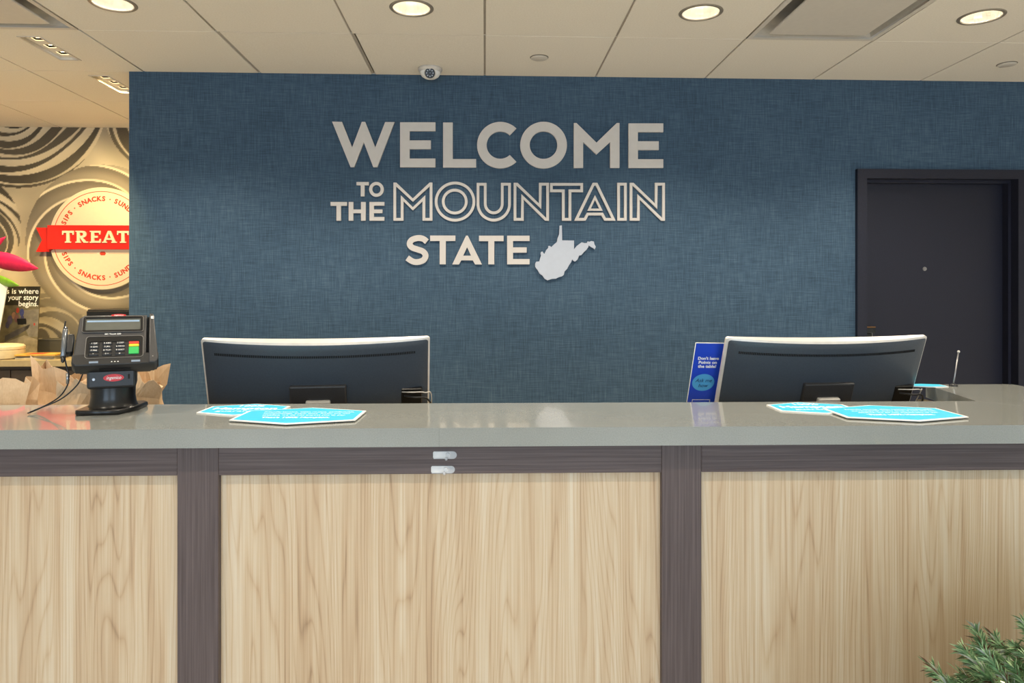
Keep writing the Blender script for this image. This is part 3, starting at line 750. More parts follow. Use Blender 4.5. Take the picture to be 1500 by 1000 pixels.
body_loop = [(-.088, .074), (-.078, .084), (.070, .084), (.070, -.086), (-.086, -.086), (-.096, -.074), (-.094, -.04)]
body = foutline('body', [body_loop], .030, -.032, M['charcoal'], bevel=.004)
foutline('lower_shell', [[(-.08, .05), (.074, .05), (.080, -.082), (-.080, -.082)]], .014, -.044, M['black'], bevel=.003)
foutline('front_skirt', [[(-.0965, -.052), (-.0965, -.078), (-.088, -.0885), (.088, -.0885), (.0985, -.076), (.0985, -.052), (.060, -.052), (.060, -.0665), (-.060, -.0665), (-.060, -.052)]], .034, -.0325, M['black'], bevel=.003)
reader = foutline('swipe_reader', [[(.076, .084), (.086, .082), (.0985, -.074), (.094, -.086), (.076, -.086)]], .036, -.032, M['charcoal'], bevel=.003)
fbox('swipe_slot', .0705, .0758, -.080, .084, -.031, -.012, M['slot'])
sym = [round_rect(-.0038, .0038, -.0048, .0048, .002)]
foutline('contactless_mark', [[(x + .0835, y + .068) for x, y in sym[0]]], .0006, .004, M['white'], reader)
for k in range(2): foutline('contactless_wave', [[(x + .0828, y + .068) for x, y in stroke(arc(0, 0, .0018 + k * .0018, .0018 + k * .0018, -50, 50, 8), .0008)]], .0004, .0047, M['black'], reader)
foutline('status_light', [circle(.085, -.068, .0018, 12)], .0008, .004, M['steel'], reader)
bez = foutline('screen_bezel', [round_rect(-.079, .061, .022, .076, .006), round_rect(-.073, .055, .028, .070, .003)], .003, -.0015, M['black_gloss'])
foutline('bezel_edge', [round_rect(-.080, .062, .021, .077, .007), round_rect(-.0787, .0607, .0223, .0757, .0058)], .0028, -.0015, M['steel'], bez)
fbox('screen', -.073, .055, .028, .070, -.004, -.0008, M['lcd'])
fbox('screen_banner', -.070, .052, .058, .0635, -.0008, -.0004, mat('pale_blue_glass_band', (150, 176, 204), .15))
text('printed_caption', 'iSC Touch 250', .0062, M['white'], body, FM @ Matrix.Translation((-.009, .0145, .0)) , depth=.0005, bold=.02)
foutline('keypad_frame', [round_rect(-.068, .062, -.066, .006, .008), round_rect(-.061, .055, -.062, -.012, .004)], .003, -.0018, M['black_gloss'])
foutline('frame_edge', [round_rect(-.069, .063, -.067, .007, .009), round_rect(-.0677, .0617, -.0657, .0057, .0078)], .0032, -.0015, M['steel'])
fbox('keypad_tray', -.061, .055, -.062, -.012, -.006, -.0002, M['black'])
for r_ in range(4):
    for c_ in range(3):
        x = -.052 + c_ * .0295; v = -.0175 - r_ * .0118
        kk = fbox('key', x - .0085, x + .0135, v - .0042, v + .0038, -.004, .0022, M['black'], T, .0012, 1)
        lab = [['1', 'QZ'], ['2', 'ABC'], ['3', 'DEF'], ['4', 'GHI'], ['5', 'JKL'], ['6', 'MNO'], ['7', 'PRS'], ['8', 'TUV'], ['9', 'WXY'], ['*', ''], ['0', '+'], ['#', '']][r_ * 3 + c_]
        text('key_print', lab[0] + ' ' + lab[1], .0062, M['white'], kk, FM @ Matrix.Translation((x + .0025, v - .0002, .0022)), depth=.0003)
for nm, c, v0, v1 in (('cancel_key', 'key_red', -.021, -.0135), ('clear_key', 'key_yellow', -.0305, -.0222), ('enter_key', 'key_green', -.0555, -.0318)):
    fbox(nm, .029, .0525, v0, v1, -.004, .0026, M[c], T, .0012, 1)
bdg = foutline('top_badge', [circle(.002, .0815, .018, 28, .0042)], .0014, -.0016, M['badge_red'])
text('badge_lettering', 'ingenico', .0068, M['white'], bdg, FM @ Matrix.Translation((.002, .0815, -.0002)), shear=.3, width=.022, depth=.0003)
for x0, x1 in ((-.058, -.038), (.036, .056)): fbox('slot_light', x0, x1, -.083, -.077, -.004, .0024, mat('pale_grey_lens', (130, 146, 166), .25))
fbox('chip_slot', -.036, .034, -.0895, -.0865, -.022, -.014, M['slot'])
for k in (-.007, 0, .007): foutline('arrow_mark', [[(k - .002 - .001, -.0815), (k + .002 - .001, -.0815), (k - .001, -.0785)]], .0005, .0022, M['white'])
# stylus holder and its cord
hold = foutline('stylus_holder', [[(-.112, .03), (-.098, .03), (-.098, -.03), (-.112, -.03)]], .02, -.034, M['black'], bevel=.002)
inv = (Matrix.Translation((-.882, 1.722, CT)) @ Matrix.Rotation(R(24), 4, 'Z')).inverted()
cord = [at(96, 470, 1.70), at(92, 500, 1.70), at(96, 530, 1.69), at(101, 556, 1.69), at(88, 580, 1.69), at(60, 597, 1.70), at(41, 605, 1.665), at(52, 600, 1.68), at(88, 585, 1.69), at(112, 565, 1.70), at(121, 548, 1.71)]
cord = [p.copy() for p in cord]
for p in cord: p.z = max(p.z, CT + .0035)
tube('stylus_cord', smooth_path([inv @ p for p in cord], 6), .0016, M['black'], T, 8)
tube('cord_sleeve', [inv @ at(99, 546, 1.69), inv @ at(99, 562, 1.69)], .0033, M['steel'], T, 8)
sty = thing('stylus', 'slim grey stylus pen clipped to the left side of the card terminal', 'stylus', T.location, R(24))
pa, pb = FM @ Vector((-.1195, .055, -.018)), FM @ Vector((-.1175, -.058, -.022))
tube('barrel', [pa, pa.lerp(pb, .1), pa.lerp(pb, .85)], [.0045, .0058, .0056], mat('gunmetal_pen', (120, 124, 128), .25, metal=.6), sty, 12)
tube('tip', [pa.lerp(pb, .85), pa.lerp(pb, .97), pb], [.0054, .0035, .0012], M['black'], sty, 12)

# ------------------------------------------------------------------ blue hexagon signs lying on the counter
def hexagon(cx, cy, wd, ed, ap): return [(cx - wd / 2, cy - ed / 2), (cx, cy - ap / 2), (cx + wd / 2, cy - ed / 2), (cx + wd / 2, cy + ed / 2), (cx, cy + ap / 2), (cx - wd / 2, cy + ed / 2)]
def hex_sign(label, loc, rz, dx, dy):
    t = thing('hexagon_sign', label, 'sign', loc, rz, 'blue hexagon promise signs on the counter')
    def panel(cx, cy, wd, ed, ap, z0):
        L = hexagon(cx, cy, wd, ed, ap)
        p = outline('hexagon_panel', [L], .0024, M['white'], t, (0, 0, z0))
        outline('blue_face', [inset(L, .0065)], .0005, M['cyan'], p, (0, 0, .0024))
        return p
    a = panel(dx, dy, .19, .09, .165, 0)
    Tz = lambda x, y, z: Matrix.Translation((x, y, z))
    text('print', '100%', .030, M['white'], a, Tz(dx, dy + .045, .0029), bold=.02)
    text('print', 'Hampton', .040, M['white'], a, Tz(dx, dy + .006, .0029), bold=.025, width=.15)
    text('print', 'guarantee', .020, M['white'], a, Tz(dx, dy - .030, .0029), width=.11)
    b = panel(0, 0, .272, .118, .208, .0026)
    for k, s in enumerate(('Friendly service, clean rooms, comfortable', 'surroundings, every time. If you are not', 'satisfied, we do not expect you to pay.')):
        text('print', s, .0125, M['white'], b, Tz(.01, .038 - k * .021, .0029), width=.205 - .01 * k)
    text('print', 'That\'s 100% Hampton.', .019, M['white'], b, Tz(.0, -.033, .0029), bold=.03, width=.15)
    return t
hex_sign('blue and white hexagon sign lying on the counter in front of the left monitor', (-.413, 1.608, CT), R(-2), -.160, .096)
hex_sign('blue and white hexagon sign lying on the counter in front of the right monitor', (.935, 1.592, CT), R(-1), -.147, .088)
lf = thing('blue_leaflet', 'blue leaflet lying on the counter return beside the pen', 'leaflet', (1.322, 2.075, CT), R(-6))
L = hexagon(0, 0, .10, .05, .07)
pl = outline('card', [L], .002, M['white'], lf); outline('blue_face', [inset(L, .004)], .0005, M['cyan'], pl, (0, 0, .002))
# counter pen standing in its little base
pn = thing('counter_pen', 'thin grey counter pen with ball tip leaning up from the return', 'pen', (1.400, 2.07, CT))
lathe('base', [(0, 0), (.012, 0), (.012, .003), (.006, .007), (0, .008)], M['black'], pn, 20)
tube('shaft', [(0, 0, .005), (.036, .03, .098)], .0022, M['steel'], pn, 8)
lathe('ball', [(0, -.0042), (.003, -.003), (.0042, 0), (.003, .003), (0, .0042)], M['silver'], pn, 12, (.0368, .0306, .1))

# tall blue promotion card beside the right monitor
cd = thing('promotion_card', 'tall blue promotion card left of the right monitor, asking guests about points', 'card', (.664, 2.045, .777), R(4))
CF = Matrix.Translation((-.035, 0, .285)) @ Matrix.Rotation(R(1.0), 4, 'Y') @ Matrix.Rotation(R(20), 4, 'X') @ WALLM
card = outline('card', [[(-.041, -.13), (.041, -.13), (.041, .175), (-.041, .175)]], .0015, M['blue_card'], cd, mtx=CF)
outline('white_edge', [[(-.0425, -.1315), (.0425, -.1315), (.0425, .1765), (-.0425, .1765)], [(-.0408, -.1298), (.0408, -.1298), (.0408, .1748), (-.0408, .1748)]], .0018, M['white'], card, mtx=CF)
for k, s in enumerate(("Don't leave", 'Points on', 'the table!')):
    text('print', s, .0125, M['white'], card, CF @ Matrix.Translation((.002, .128 - k * .0125, .0015)), bold=.035, width=(.062, .054, .054)[k])
outline('blue_oval', [circle(0, 0, .033, 36, .027)], .0004, M['pale_blue'], card, mtx=CF @ Matrix.Translation((-.002, .052, .0015)))
text('print', 'Ask me', .016, M['ink'], card, CF @ Matrix.Translation((-.002, .058, .0019)), shear=.25)
text('print', 'how', .016, M['ink'], card, CF @ Matrix.Translation((-.002, .042, .0019)), shear=.25)
outline('logo_frame', [rect(-.027, .027, -.035, -.003), rect(-.0255, .0255, -.0335, -.0045)], .0004, M['white'], card, mtx=CF @ Matrix.Translation((0, 0, .0015)))
box('stand_post', -.045, -.025, .040, .050, -.001, .18, M['clear'], cd, .002)
box('stand_foot', -.085, .015, -.02, .08, -.012, .0, M['clear'], cd, .003)

# ------------------------------------------------------------------ kraft paper bags behind the counter
def paper_bag(label, loc, rz, wd, dp, ht, seed, lean=0.0, flap=0.0):
    rnd = random.Random(seed); bm = bmesh.new()
    per = []
    for i in range(9): per.append((-wd / 2 + wd * i / 8, -dp / 2))
    per += [(wd / 2 - dp * .16, -dp * .18), (wd / 2 - dp * .30, 0), (wd / 2 - dp * .16, dp * .18)]
    for i in range(9): per.append((wd / 2 - wd * i / 8, dp / 2))
    per += [(-wd / 2 + dp * .16, dp * .18), (-wd / 2 + dp * .30, 0), (-wd / 2 + dp * .16, -dp * .18)]
    nz = 12; g = []
    for j in range(nz + 1):
        f_ = j / nz; row = []
        for i, (x, y) in enumerate(per):
            full = f_ ** .8
            gx = x * (1 - .0 * f_)
            gus = abs(y) < dp * .3
            xx = (x if not gus else math.copysign(wd / 2, x) + (x - math.copysign(wd / 2, x)) * full)
            yy = y * (1 - .45 * f_)
            nv = noise.noise_vector(Vector((x * 16 + seed * 3, y * 16, f_ * 4.5 + seed))) * .030 * (0.2 + f_)
            zz = ht * f_
            if j == nz: zz += .012 * math.sin(i * 1.3 + seed) + x / wd * .06 * math.sin(seed * 2.1) + (flap if (y < 0 and not gus) else 0) * (.5 + .5 * math.sin(i * .4 + seed))
            row.append(bm.verts.new((xx + nv.x + lean * f_ * f_, yy + nv.y, zz if j == 0 else zz + nv.z * .5)))
        g.append(row)
    m_ = len(per)
    for j in range(nz):
        for i in range(m_): bm.faces.new((g[j][i], g[j][(i + 1) % m_], g[j + 1][(i + 1) % m_], g[j + 1][i]))
    bm.faces.new(g[0])
    o = from_bm('paper_bag', bm, M['kraft'], None, loc, (0, 0, rz))
    sd = o.modifiers.new('thickness', 'SOLIDIFY'); sd.thickness = .0008
    return tag(o, label, 'paper bag', 'kraft paper bags behind the counter')
BZ = .765
paper_bag('kraft paper bag at the far left edge, lowest of the row', (-1.345, 2.02, BZ), R(8), .19, .11, .335, 1, -.01, .02)
paper_bag('kraft paper bag second from the left, standing taller behind the first', (-1.265, 2.18, BZ), R(-6), .18, .11, .365, 2, .0, .02)
paper_bag('kraft paper bag just left of the card terminal pedestal', (-1.125, 2.04, BZ), R(5), .13, .10, .35, 3, .015, .02)
paper_bag('kraft paper bag mostly hidden behind the card terminal', (-1.065, 2.20, BZ), R(-4), .14, .10, .36, 4, .0, .02)
paper_bag('kraft paper bag right of the card terminal, against the blue wall', (-.965, 2.05, BZ), R(16), .085, .08, .365, 5, .0, .01)

# ------------------------------------------------------------------ snack alcove: counter, sign and display pieces
bc = thing('snack_counter', 'olive laminate counter with dark cabinets under the swirl mural', 'counter', (-3.275, 4.55, 0))
box('counter_top', -1.5, 1.5, 0, .665, .905, .947, M['back_counter'], bc, .004)
for k in range(5):
    cb = box('cabinet_door', -1.48 + k * .592, -1.48 + k * .592 + .586, .035, .055, .1, .88, M['back_cabinet'], bc, .003)
    tube('handle', [(-1.48 + k * .592 + .52, .035, .72), (-1.48 + k * .592 + .52, .01, .72), (-1.48 + k * .592 + .52, .01, .84), (-1.48 + k * .592 + .52, .035, .84)], .005, M['steel'], cb, 8)
box('carcass', -1.49, 1.49, .055, .66, .0, .905, M['back_cabinet'], bc)
CTZ = .947
# round sign
SG = thing('treats_sign', 'round cream wall sign with red ribbon reading TREATS on the mural', 'sign', (-2.738, MY, 1.755))
FRONT = -.035
lathe('disc', [(0, .035), (.360, .035), (.366, .032), (.366, 0), (0, 0)], M['cream'], SG, 96, (0, 0, 0), (R(90), 0, 0))
outline('red_ring', [circle(0, 0, .338, 96), circle(0, 0, .3335, 96)], .0006, M['print_red'], SG, (0, FRONT, 0), stand=True)
def ring_text(s, r_, size, top_):
    # letters set one by one round the rim
    adv = {'I': .55, ' ': .55, '\u00b7': .55, 'N': 1.08, 'U': 1.05, 'D': 1.05, 'K': 1.0, 'A': 1.02, 'C': .98}
    ws = [adv.get(c, .92) * size * .74 for c in s]; tot = sum(ws); pos = -tot / 2
    for c, w_ in zip(s, ws):
        mid = pos + w_ / 2; pos += w_
        if c == ' ': continue
        a = mid / r_
        if top_: mt = Matrix.Rotation(-a, 4, 'Z') @ Matrix.Translation((0, r_, 0))
        else: mt = Matrix.Rotation(a, 4, 'Z') @ Matrix.Translation((0, -r_, 0))
        text('rim_letter', c, size, M['print_red'], SG, Matrix.Translation((0, FRONT, 0)) @ WALLM @ mt, bold=.04, depth=.0006)
ring_text('SIPS \u00b7 SNACKS \u00b7 SUNDRIES', .283, .047, True)
ring_text('SIPS \u00b7 SNACKS \u00b7 SUNDRIES', .283, .047, False)
rb = box('ribbon', -.362, .362, FRONT - .028, FRONT, -.079, .0915, M['red'], SG, .002)
for sx in (-1, 1):
    outline('ribbon_tail', [[(sx * .362, .076), (sx * .457, .076), (sx * .415, -.012), (sx * .457, -.096), (sx * .362, -.096)]], .012, M['red'], SG, (0, FRONT + .012, 0), stand=True)
    outline('ribbon_fold', [[(sx * .362, .0), (sx * .362, -.096), (sx * .335, -.079)]], .01, mat('dark_red_fold', (150, 20, 14), .5), SG, (0, FRONT + .004, 0), stand=True)
sx_ = lambda px: at(px, 345, MY - .065).x + 2.738
sz_ = lambda py: at(130, py, MY - .065).z - 1.755
def sl(l): return [(sx_(x), sz_(y)) for x, y in l]
def slabT(x0, x1, y0, y1):
    c = (x0 + x1) / 2
    return [sl([(x0, y0), (x1, y0), (x1, y0 + 6), (x1 - 1.6, y0 + 6), (x1 - 2.2, y0 + 3.2), (c + 2.3, y0 + 3.2), (c + 2.3, y1 - 2), (c + 4.4, y1 - 1.6), (c + 4.4, y1), (c - 4.4, y1), (c - 4.4, y1 - 1.6), (c - 2.3, y1 - 2), (c - 2.3, y0 + 3.2), (x0 + 2.2, y0 + 3.2), (x0 + 1.6, y0 + 6), (x0, y0 + 6)])]
ya, yb = 338, 355.5
treats = [slabT(91.5, 108.5, ya, yb),
    [sl([(111, ya), (122, ya)] + [(122 + 5 * math.sin(R(a)), ya + 5 - 5 * math.cos(R(a))) for a in range(20, 181, 20)] + [(121.5, ya + 10), (126.5, yb - 2), (129.5, yb - 1.8), (129.5, yb), (123, yb), (117.8, ya + 10.4), (117.4, ya + 10.4), (117.4, yb - 1.8), (119, yb - 1.6), (119, yb), (111, yb), (111, yb - 1.6), (113, yb - 1.8), (113, ya + 1.8), (111, ya + 1.6)]), sl([(117.4, ya + 2.8), (121, ya + 2.8), (122.6, ya + 5), (121, ya + 7.2), (117.4, ya + 7.2)])],
    [sl([(132, ya), (147.5, ya), (147.5, ya + 5.4), (146, ya + 5.4), (145.3, ya + 2.8), (138.4, ya + 2.8), (138.4, ya + 7.3), (143.6, ya + 7.3), (143.6, ya + 10.2), (138.4, ya + 10.2), (138.4, yb - 2.8), (145.6, yb - 2.8), (146.4, yb - 5.6), (148, yb - 5.6), (148, yb), (132, yb), (132, yb - 1.6), (134, yb - 1.8), (134, ya + 1.8), (132, ya + 1.6)])],
    [sl([(158.5, ya), (162.5, ya), (169.5, yb - 1.8), (171.5, yb - 1.6), (171.5, yb), (163.5, yb), (163.5, yb - 1.6), (165, yb - 1.8), (164, ya + 13.2), (156.2, ya + 13.2), (155.2, yb - 1.8), (157, yb - 1.6), (157, yb), (150, yb), (150, yb - 1.6), (151.8, yb - 1.8)]), sl([(160.2, ya + 4), (162.9, ya + 10.6), (157.4, ya + 10.6)])],
    slabT(172, 189, ya, yb), [[(x, z) for x, z in sl(S_(191.5, 206, ya - .4, yb + .4, 3.8)[0])]]]
for gl in treats: outline('ribbon_letter', gl, .008, M['cream'], SG, (0, FRONT - .028, 0), stand=True)
outline('red_hexagon', [[(-.022, 0), (-.013, .013), (.013, .013), (.022, 0), (.013, -.013), (-.013, -.013)]], .002, M['print_red'], SG, (0.01, FRONT, -.107), stand=True)
for sx in (-1, 1): box('rule_line', .01 + min(sx * .04, sx * .28), .01 + max(sx * .04, sx * .28), FRONT - .0006, FRONT, -.1078, -.1062, M['print_red'], SG)
# poster board
po = thing('poster_board', 'upright photo poster board with white slogan on the snack counter', 'poster', (-3.16, 4.97, CTZ), R(-3))
PB = Matrix.Rotation(R(-4), 4, 'X') @ WALLM
pf = outline('board', [rect(-.235, .112, 0, .465)], .006, mat('olive_photo_print', (104, 96, 74), .4, var=.35, vscale=22), po, mtx=PB)
Tz = lambda x, y: PB @ Matrix.Translation((x, y, .0062))
def pp(name, loop, m, k=0): outline(name, [loop], .0004, m, pf, mtx=PB @ Matrix.Translation((0, 0, .006 + k * .0005)))
dk = mat('photo_dark_forest', (46, 42, 32), .5, var=.3, vscale=30); rock = mat('photo_rock_grey', (120, 114, 104), .5, var=.3, vscale=25); rk2 = mat('photo_rock_dark', (74, 70, 70), .5, var=.3, vscale=25)
pp('photo_forest', rect(-.235, .112, .335, .462), dk)
pp('photo_water', [(-.115, .0), (.112, .0), (.112, .10), (.02, .13), (-.115, .08)], mat('photo_water', (138, 128, 108), .5, var=.25, vscale=25), 0)
pp('photo_raft', [(-.115, .125), (-.03, .17), (.055, .205), (.045, .175), (-.02, .135), (-.115, .085)], rk2, 1)
pp('photo_boulder', [(.0, .30), (.112, .31), (.112, .12), (.05, .12), (.01, .2)], rock, 1)
for cx, cy, c, s in ((-.035, .30, (176, 64, 46), .016), (-.005, .285, (60, 66, 120), .022), (-.06, .265, (150, 110, 86), .02), (-.085, .235, (84, 78, 104), .026), (-.04, .245, (120, 84, 78), .024), (.0, .245, (64, 60, 92), .018), (-.1, .20, (70, 66, 92), .02), (.085, .205, (180, 60, 50), .008)):
    pp('photo_figure', [(cx + s * .7 * math.cos(a), cy + s * 1.2 * math.sin(a)) for a in [i * PI / 5 for i in range(10)]], mat('photo_tone_%d_%d' % (c[0], c[1]), c, .5, var=.2, vscale=60), 2)
for k, (s, wd) in enumerate((('This is where', .295), ('your story', .21), ('begins.', .135))):
    text('slogan_print', s, .052, M['white'], pf, Tz(.104 - wd / 2, .430 - k * .043) , bold=.012, width=wd)
outline('easel_leg', [rect(-.03, .03, 0, .25)], .004, M['black'], po, (0, .055, 0), (R(12), 0, 0), stand=True)
# white sheet holder at the left edge
wh = thing('sheet_holder', 'white framed sheet holder at the left edge beside the poster', 'sign', (-3.36, 4.80, CTZ), R(4))
WB = Matrix.Rotation(R(4), 4, 'Y') @ Matrix.Rotation(R(-10), 4, 'X') @ WALLM
bk_ = outline('backing', [rect(-.135, .135, 0.01, .505)], .003, M['clear'], wh, mtx=WB)
outline('white_sheet', [rect(-.130, .132, .022, .500)], .0008, M['white'], wh, mtx=WB @ Matrix.Translation((0, 0, .003)))
outline('foot', [rect(-.135, .135, -.06, .1)], .003, M['clear'], wh)
# round cream pouch, booklets, charcoal box, black appliance
rp = thing('round_tin', 'low round cream tin with faint dark print at the left end of the snack counter', 'tin', (-3.10, 4.66, CTZ))
lathe('tin_body', [(0, 0), (.125, 0), (.135, .008), (.139, .05), (.136, .06)], mat('cream_tin_side', (206, 190, 158), .5), rp, 48)
lathe('lid', [(.136, .06), (.140, .063), (.140, .078), (.130, .088), (.10, .093), (0, .095)], mat('cream_tin_lid', (224, 210, 180), .5), rp, 48)
for k, wd in enumerate((.05, .025)): outline('lid_print', [round_rect(-wd / 2 - .01, wd / 2 - .01, -.004, .004, .003)], .0004, mat('faint_brown_print', (120, 100, 76), .6), rp, (0, .02 - k * .04, .095))
st = 0.0
for k, (c, dx, rz) in enumerate((((196, 186, 164), .0, 2), ((120, 110, 96), .01, -5), ((206, 160, 70), -.005, 6))):
    b = box('booklet', -.12, .12, -.08, .08, 0, .010, mat('booklet_paper_%d' % k, c, .5, var=.3, vscale=20), None, .001, 1, (-2.845 + dx, 4.68, CTZ + st), (0, 0, R(rz)))
    st += .010
    tag(b, ('pale booklet at the bottom of the small stack on the snack counter', 'grey booklet in the middle of the small stack on the snack counter', 'yellow booklet with red cover picture on top of the small stack')[k], 'booklet', 'stacked booklets on the snack counter')
box('cover_picture', -.07, .03, -.05, .05, .010, .0105, mat('red_cover_print', (170, 60, 40), .5, var=.3, vscale=25), b)
ch = thing('charcoal_box', 'low charcoal grey box against the mural behind the booklets', 'box', (-2.94, 5.11, CTZ))
box('box_body', -.16, .22, -.06, .06, 0, .088, mat('charcoal_card', (70, 68, 62), .6), ch, .002)
box('box_lid', -.162, .222, -.062, .062, .088, .098, mat('charcoal_card_lid', (82, 80, 74), .6), ch, .002)
ap = thing('black_appliance', 'black countertop microwave behind the card terminal, cut by the blue wall', 'microwave', (-2.40, 4.90, CTZ))
box('housing', -.21, .28, -.13, .20, .01, .312, M['black'], ap, .006)
dr = box('oven_door', -.205, .15, -.15, -.13, .02, .30, M['black_gloss'], ap, .004)
tube('handle', [(.12, -.15, .05), (.12, -.175, .05), (.12, -.175, .27), (.12, -.15, .27)], .006, M['steel'], dr, 8)
box('control_panel', .155, .275, -.148, -.13, .02, .30, M['charcoal'], ap, .003)
for sx in (-.18, .25):
    for sy in (-.1, .17): lathe('foot', [(0, 0), (.012, 0), (.012, .01), (0, .01)], M['black'], ap, 10, (sx, sy, 0))

# poinsettia at the left edge
pt = thing('poinsettia', 'pink poinsettia plant with green leaves at the left edge', 'plant', (-3.46, 5.02, CTZ))
lathe('pot', [(0, 0), (.06, 0), (.085, .12), (.09, .125), (.09, .14), (.075, .14), (.07, .12), (0, .115)], M['pot'], pt, 32)
tube('stem', smooth_path([(0, 0, .115), (.01, 0, .35), (.0, -.03, .62)], 5), .008, M['stem'], pt, 8)
def leaf(name, base, tip, wd, m, droop=.03, seed=0):
    base, tip = Vector(base), Vector(tip); ax = tip - base; side = ax.cross(Vector((0, 0, 1))).normalized(); up = side.cross(ax).normalized()
    # blade turned so that its face shows
    side = (side * .35 + up * .94).normalized(); up = side.cross(ax).normalized()
    bm = bmesh.new(); rows = []
    for i in range(9):
        f_ = i / 8; ww = wd * (math.sin(PI * min(1, f_ * .96 + .03)) ** .8) * (1 - .25 * f_)
        c = base + ax * f_ + Vector((0, 0, -droop)) * f_ * f_
        rows.append([bm.verts.new(c - side * ww + up * ww * .25), bm.verts.new(c - side * ww * .5), bm.verts.new(c - up * ww * .12), bm.verts.new(c + side * ww * .5), bm.verts.new(c + side * ww + up * ww * .25)])
    for a, b in zip(rows, rows[1:]):
        for i in range(4): bm.faces.new((a[i], a[i + 1], b[i + 1], b[i]))
    o = from_bm(name, bm, m, pt, smooth=True)
    md = o.modifiers.new('thickness', 'SOLIDIFY'); md.thickness = .0012
    return o
leaf('bract', (.0, -.03, .655), (.51, -.21, .60), .075, M['bract'], .02)
leaf('bract', (.0, -.03, .66), (.295, -.20, .80), .03, M['bract'], .01)
for k in range(7):
    a = R(95 + k * 37); leaf('bract', (0, -.03, .65), (.27 * math.cos(a), -.03 + .17 * math.sin(a), .70 + .04 * math.sin(k * 2)), .05, M['bract'], .04)
leaf('leaf', (.0, -.03, .52), (.394, -.22, .487), .048, M['leaf'], .02)
for k in range(6):
    a = R(100 + k * 45); leaf('leaf', (0, -.02, .48 - k * .03), (.25 * math.cos(a), -.02 + .16 * math.sin(a), .46 - k * .02), .045, M['leaf'], .05)

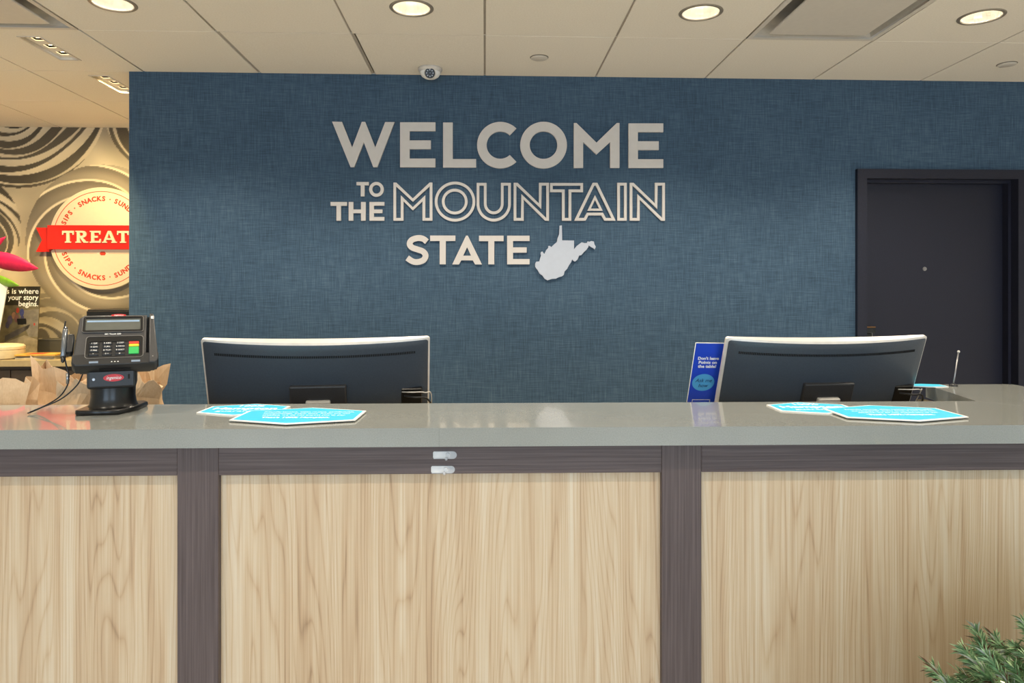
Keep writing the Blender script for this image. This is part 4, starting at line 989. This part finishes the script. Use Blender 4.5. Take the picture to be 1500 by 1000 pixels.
# ------------------------------------------------------------------ small artificial Christmas tree in front of the desk, at the right
TX, TY = 1.10, 0.99
xt = thing('christmas_tree', 'small artificial Christmas tree with fairy lights in front of the desk', 'christmas tree', (TX, TY, 0))
tube('trunk', [(0, 0, .06), (0, 0, .86)], [.014, .006], M['twig'], xt, 10)
for k in range(4):
    a = R(45 + 90 * k); tube('stand_leg', [(0, 0, .12), (.06 * math.cos(a), .06 * math.sin(a), .03), (.2 * math.cos(a), .2 * math.sin(a), .008)], .008, M['black'], xt, 8)
def branch_mesh(seed):
    """a unit branch along +x, 1 long = 0.38 m: wire, side twigs and flat needles"""
    rnd = random.Random(seed); bm = bmesh.new()
    def needles(p0, p1, count, ln):
        ax = (p1 - p0); L_ = ax.length; ax.normalize()
        a = ax.cross(Vector((0, 0, 1))).normalized(); b = ax.cross(a)
        for q in range(count):
            f_ = rnd.random() ** .8; th = rnd.random() * 2 * PI
            out = (math.cos(th) * a + math.sin(th) * b); d = (out * rnd.uniform(.55, 1.0) + ax * rnd.uniform(.5, 1.1)).normalized()
            p = p0 + ax * L_ * f_; l_ = ln * rnd.uniform(.7, 1.2); s = d.cross(out + Vector((.1, .2, .3))).normalized() * .0013
            bend = Vector((0, 0, -.06 * l_))
            v = [bm.verts.new(p - s), bm.verts.new(p + s), bm.verts.new(p + d * l_ * .6 + s * 1.1 + bend), bm.verts.new(p + d * l_ * .6 - s * 1.1 + bend), bm.verts.new(p + d * l_ + bend * 3)]
            mi = rnd.choice((1, 1, 1, 1, 2, 2, 2, 0, 3))
            for f in (bm.faces.new((v[0], v[1], v[2], v[3])), bm.faces.new((v[3], v[2], v[4]))): f.material_index = mi
    L0 = .38; P0 = Vector((0, 0, 0)); P1 = Vector((L0, 0, .04))
    bm_tube(bm, [P0, P0.lerp(P1, .5) + Vector((0, 0, -.01)), P1], [.003, .0025, .0012], 5)
    needles(P0.lerp(P1, .25), P1, 420, .025)
    for k in range(10):
        f_ = .28 + .07 * k; s = -1 if k % 2 else 1
        q0 = P0.lerp(P1, f_); q1 = q0 + Vector((.085 * rnd.uniform(.8, 1.2), s * .075 * (1.15 - .5 * f_), rnd.uniform(-.03, .05)))
        bm_tube(bm, [q0, q1], [.0018, .001], 4); needles(q0, q1, 150, .023)
    bmesh.ops.recalc_face_normals(bm, faces=[f for f in bm.faces if f.material_index == 0])
    me = bpy.data.meshes.new('branch'); bm.to_mesh(me); bm.free()
    for m_ in (M['twig'], M['needle'], M['needle_light'], M['needle_grey']): me.materials.append(m_)
    return me
variants = [branch_mesh(s) for s in range(5)]
rnd = random.Random(11)
nb = 250
bulb_bm = bmesh.new(); bm_lathe(bulb_bm, [(0, .020), (.0018, .018), (.0032, .012), (.0034, .006), (.0028, 0)], 10); bulb_me = bpy.data.meshes.new('fairy_bulb'); bulb_bm.to_mesh(bulb_me); bulb_bm.free(); bulb_me.materials.append(M['fairy'])
sock_bm = bmesh.new(); bm_lathe(sock_bm, [(0, -.016), (.003, -.016), (.0042, -.003), (.0046, .001), (.0028, .002)], 10); sock_me = bpy.data.meshes.new('bulb_socket'); sock_bm.to_mesh(sock_me); sock_bm.free(); sock_me.materials.append(M['brass'])
for mm in (bulb_me, sock_me):
    for p in mm.polygons: p.use_smooth = True
for k in range(nb):
    f_ = (k + .5) / nb; zt = .22 + .74 * f_                      # height of the branch tip
    rad = max(.05, min(.39, (.985 - zt) * 1.2)) * rnd.uniform(.92, 1.04)
    tl = .18 + .45 * f_ + rnd.uniform(-.06, .06); z = zt - rad * math.tan(tl) - .04
    a = k * 2.39996 + rnd.uniform(-.2, .2)
    sc = rad / math.cos(tl) / .38
    o = link('branch', variants[k % 5], None, xt, (0, 0, z), (rnd.uniform(-.4, .4), -tl, a))
    o.scale = (sc, max(sc, .7), max(sc, .7))
    if k % 6:
        mt = Matrix.Translation((0, 0, z)) @ o.rotation_euler.to_matrix().to_4x4() @ Matrix.Translation((.38 * sc * rnd.uniform(.7, .98), rnd.uniform(-.03, .03), .035)) @ Matrix.Scale(1.3, 4)
        bl = link('fairy_bulb', bulb_me, None, xt); bl.matrix_local = mt @ Matrix.Rotation(R(rnd.uniform(20, 70)), 4, 'Y')
        link('bulb_socket', sock_me, None, bl)
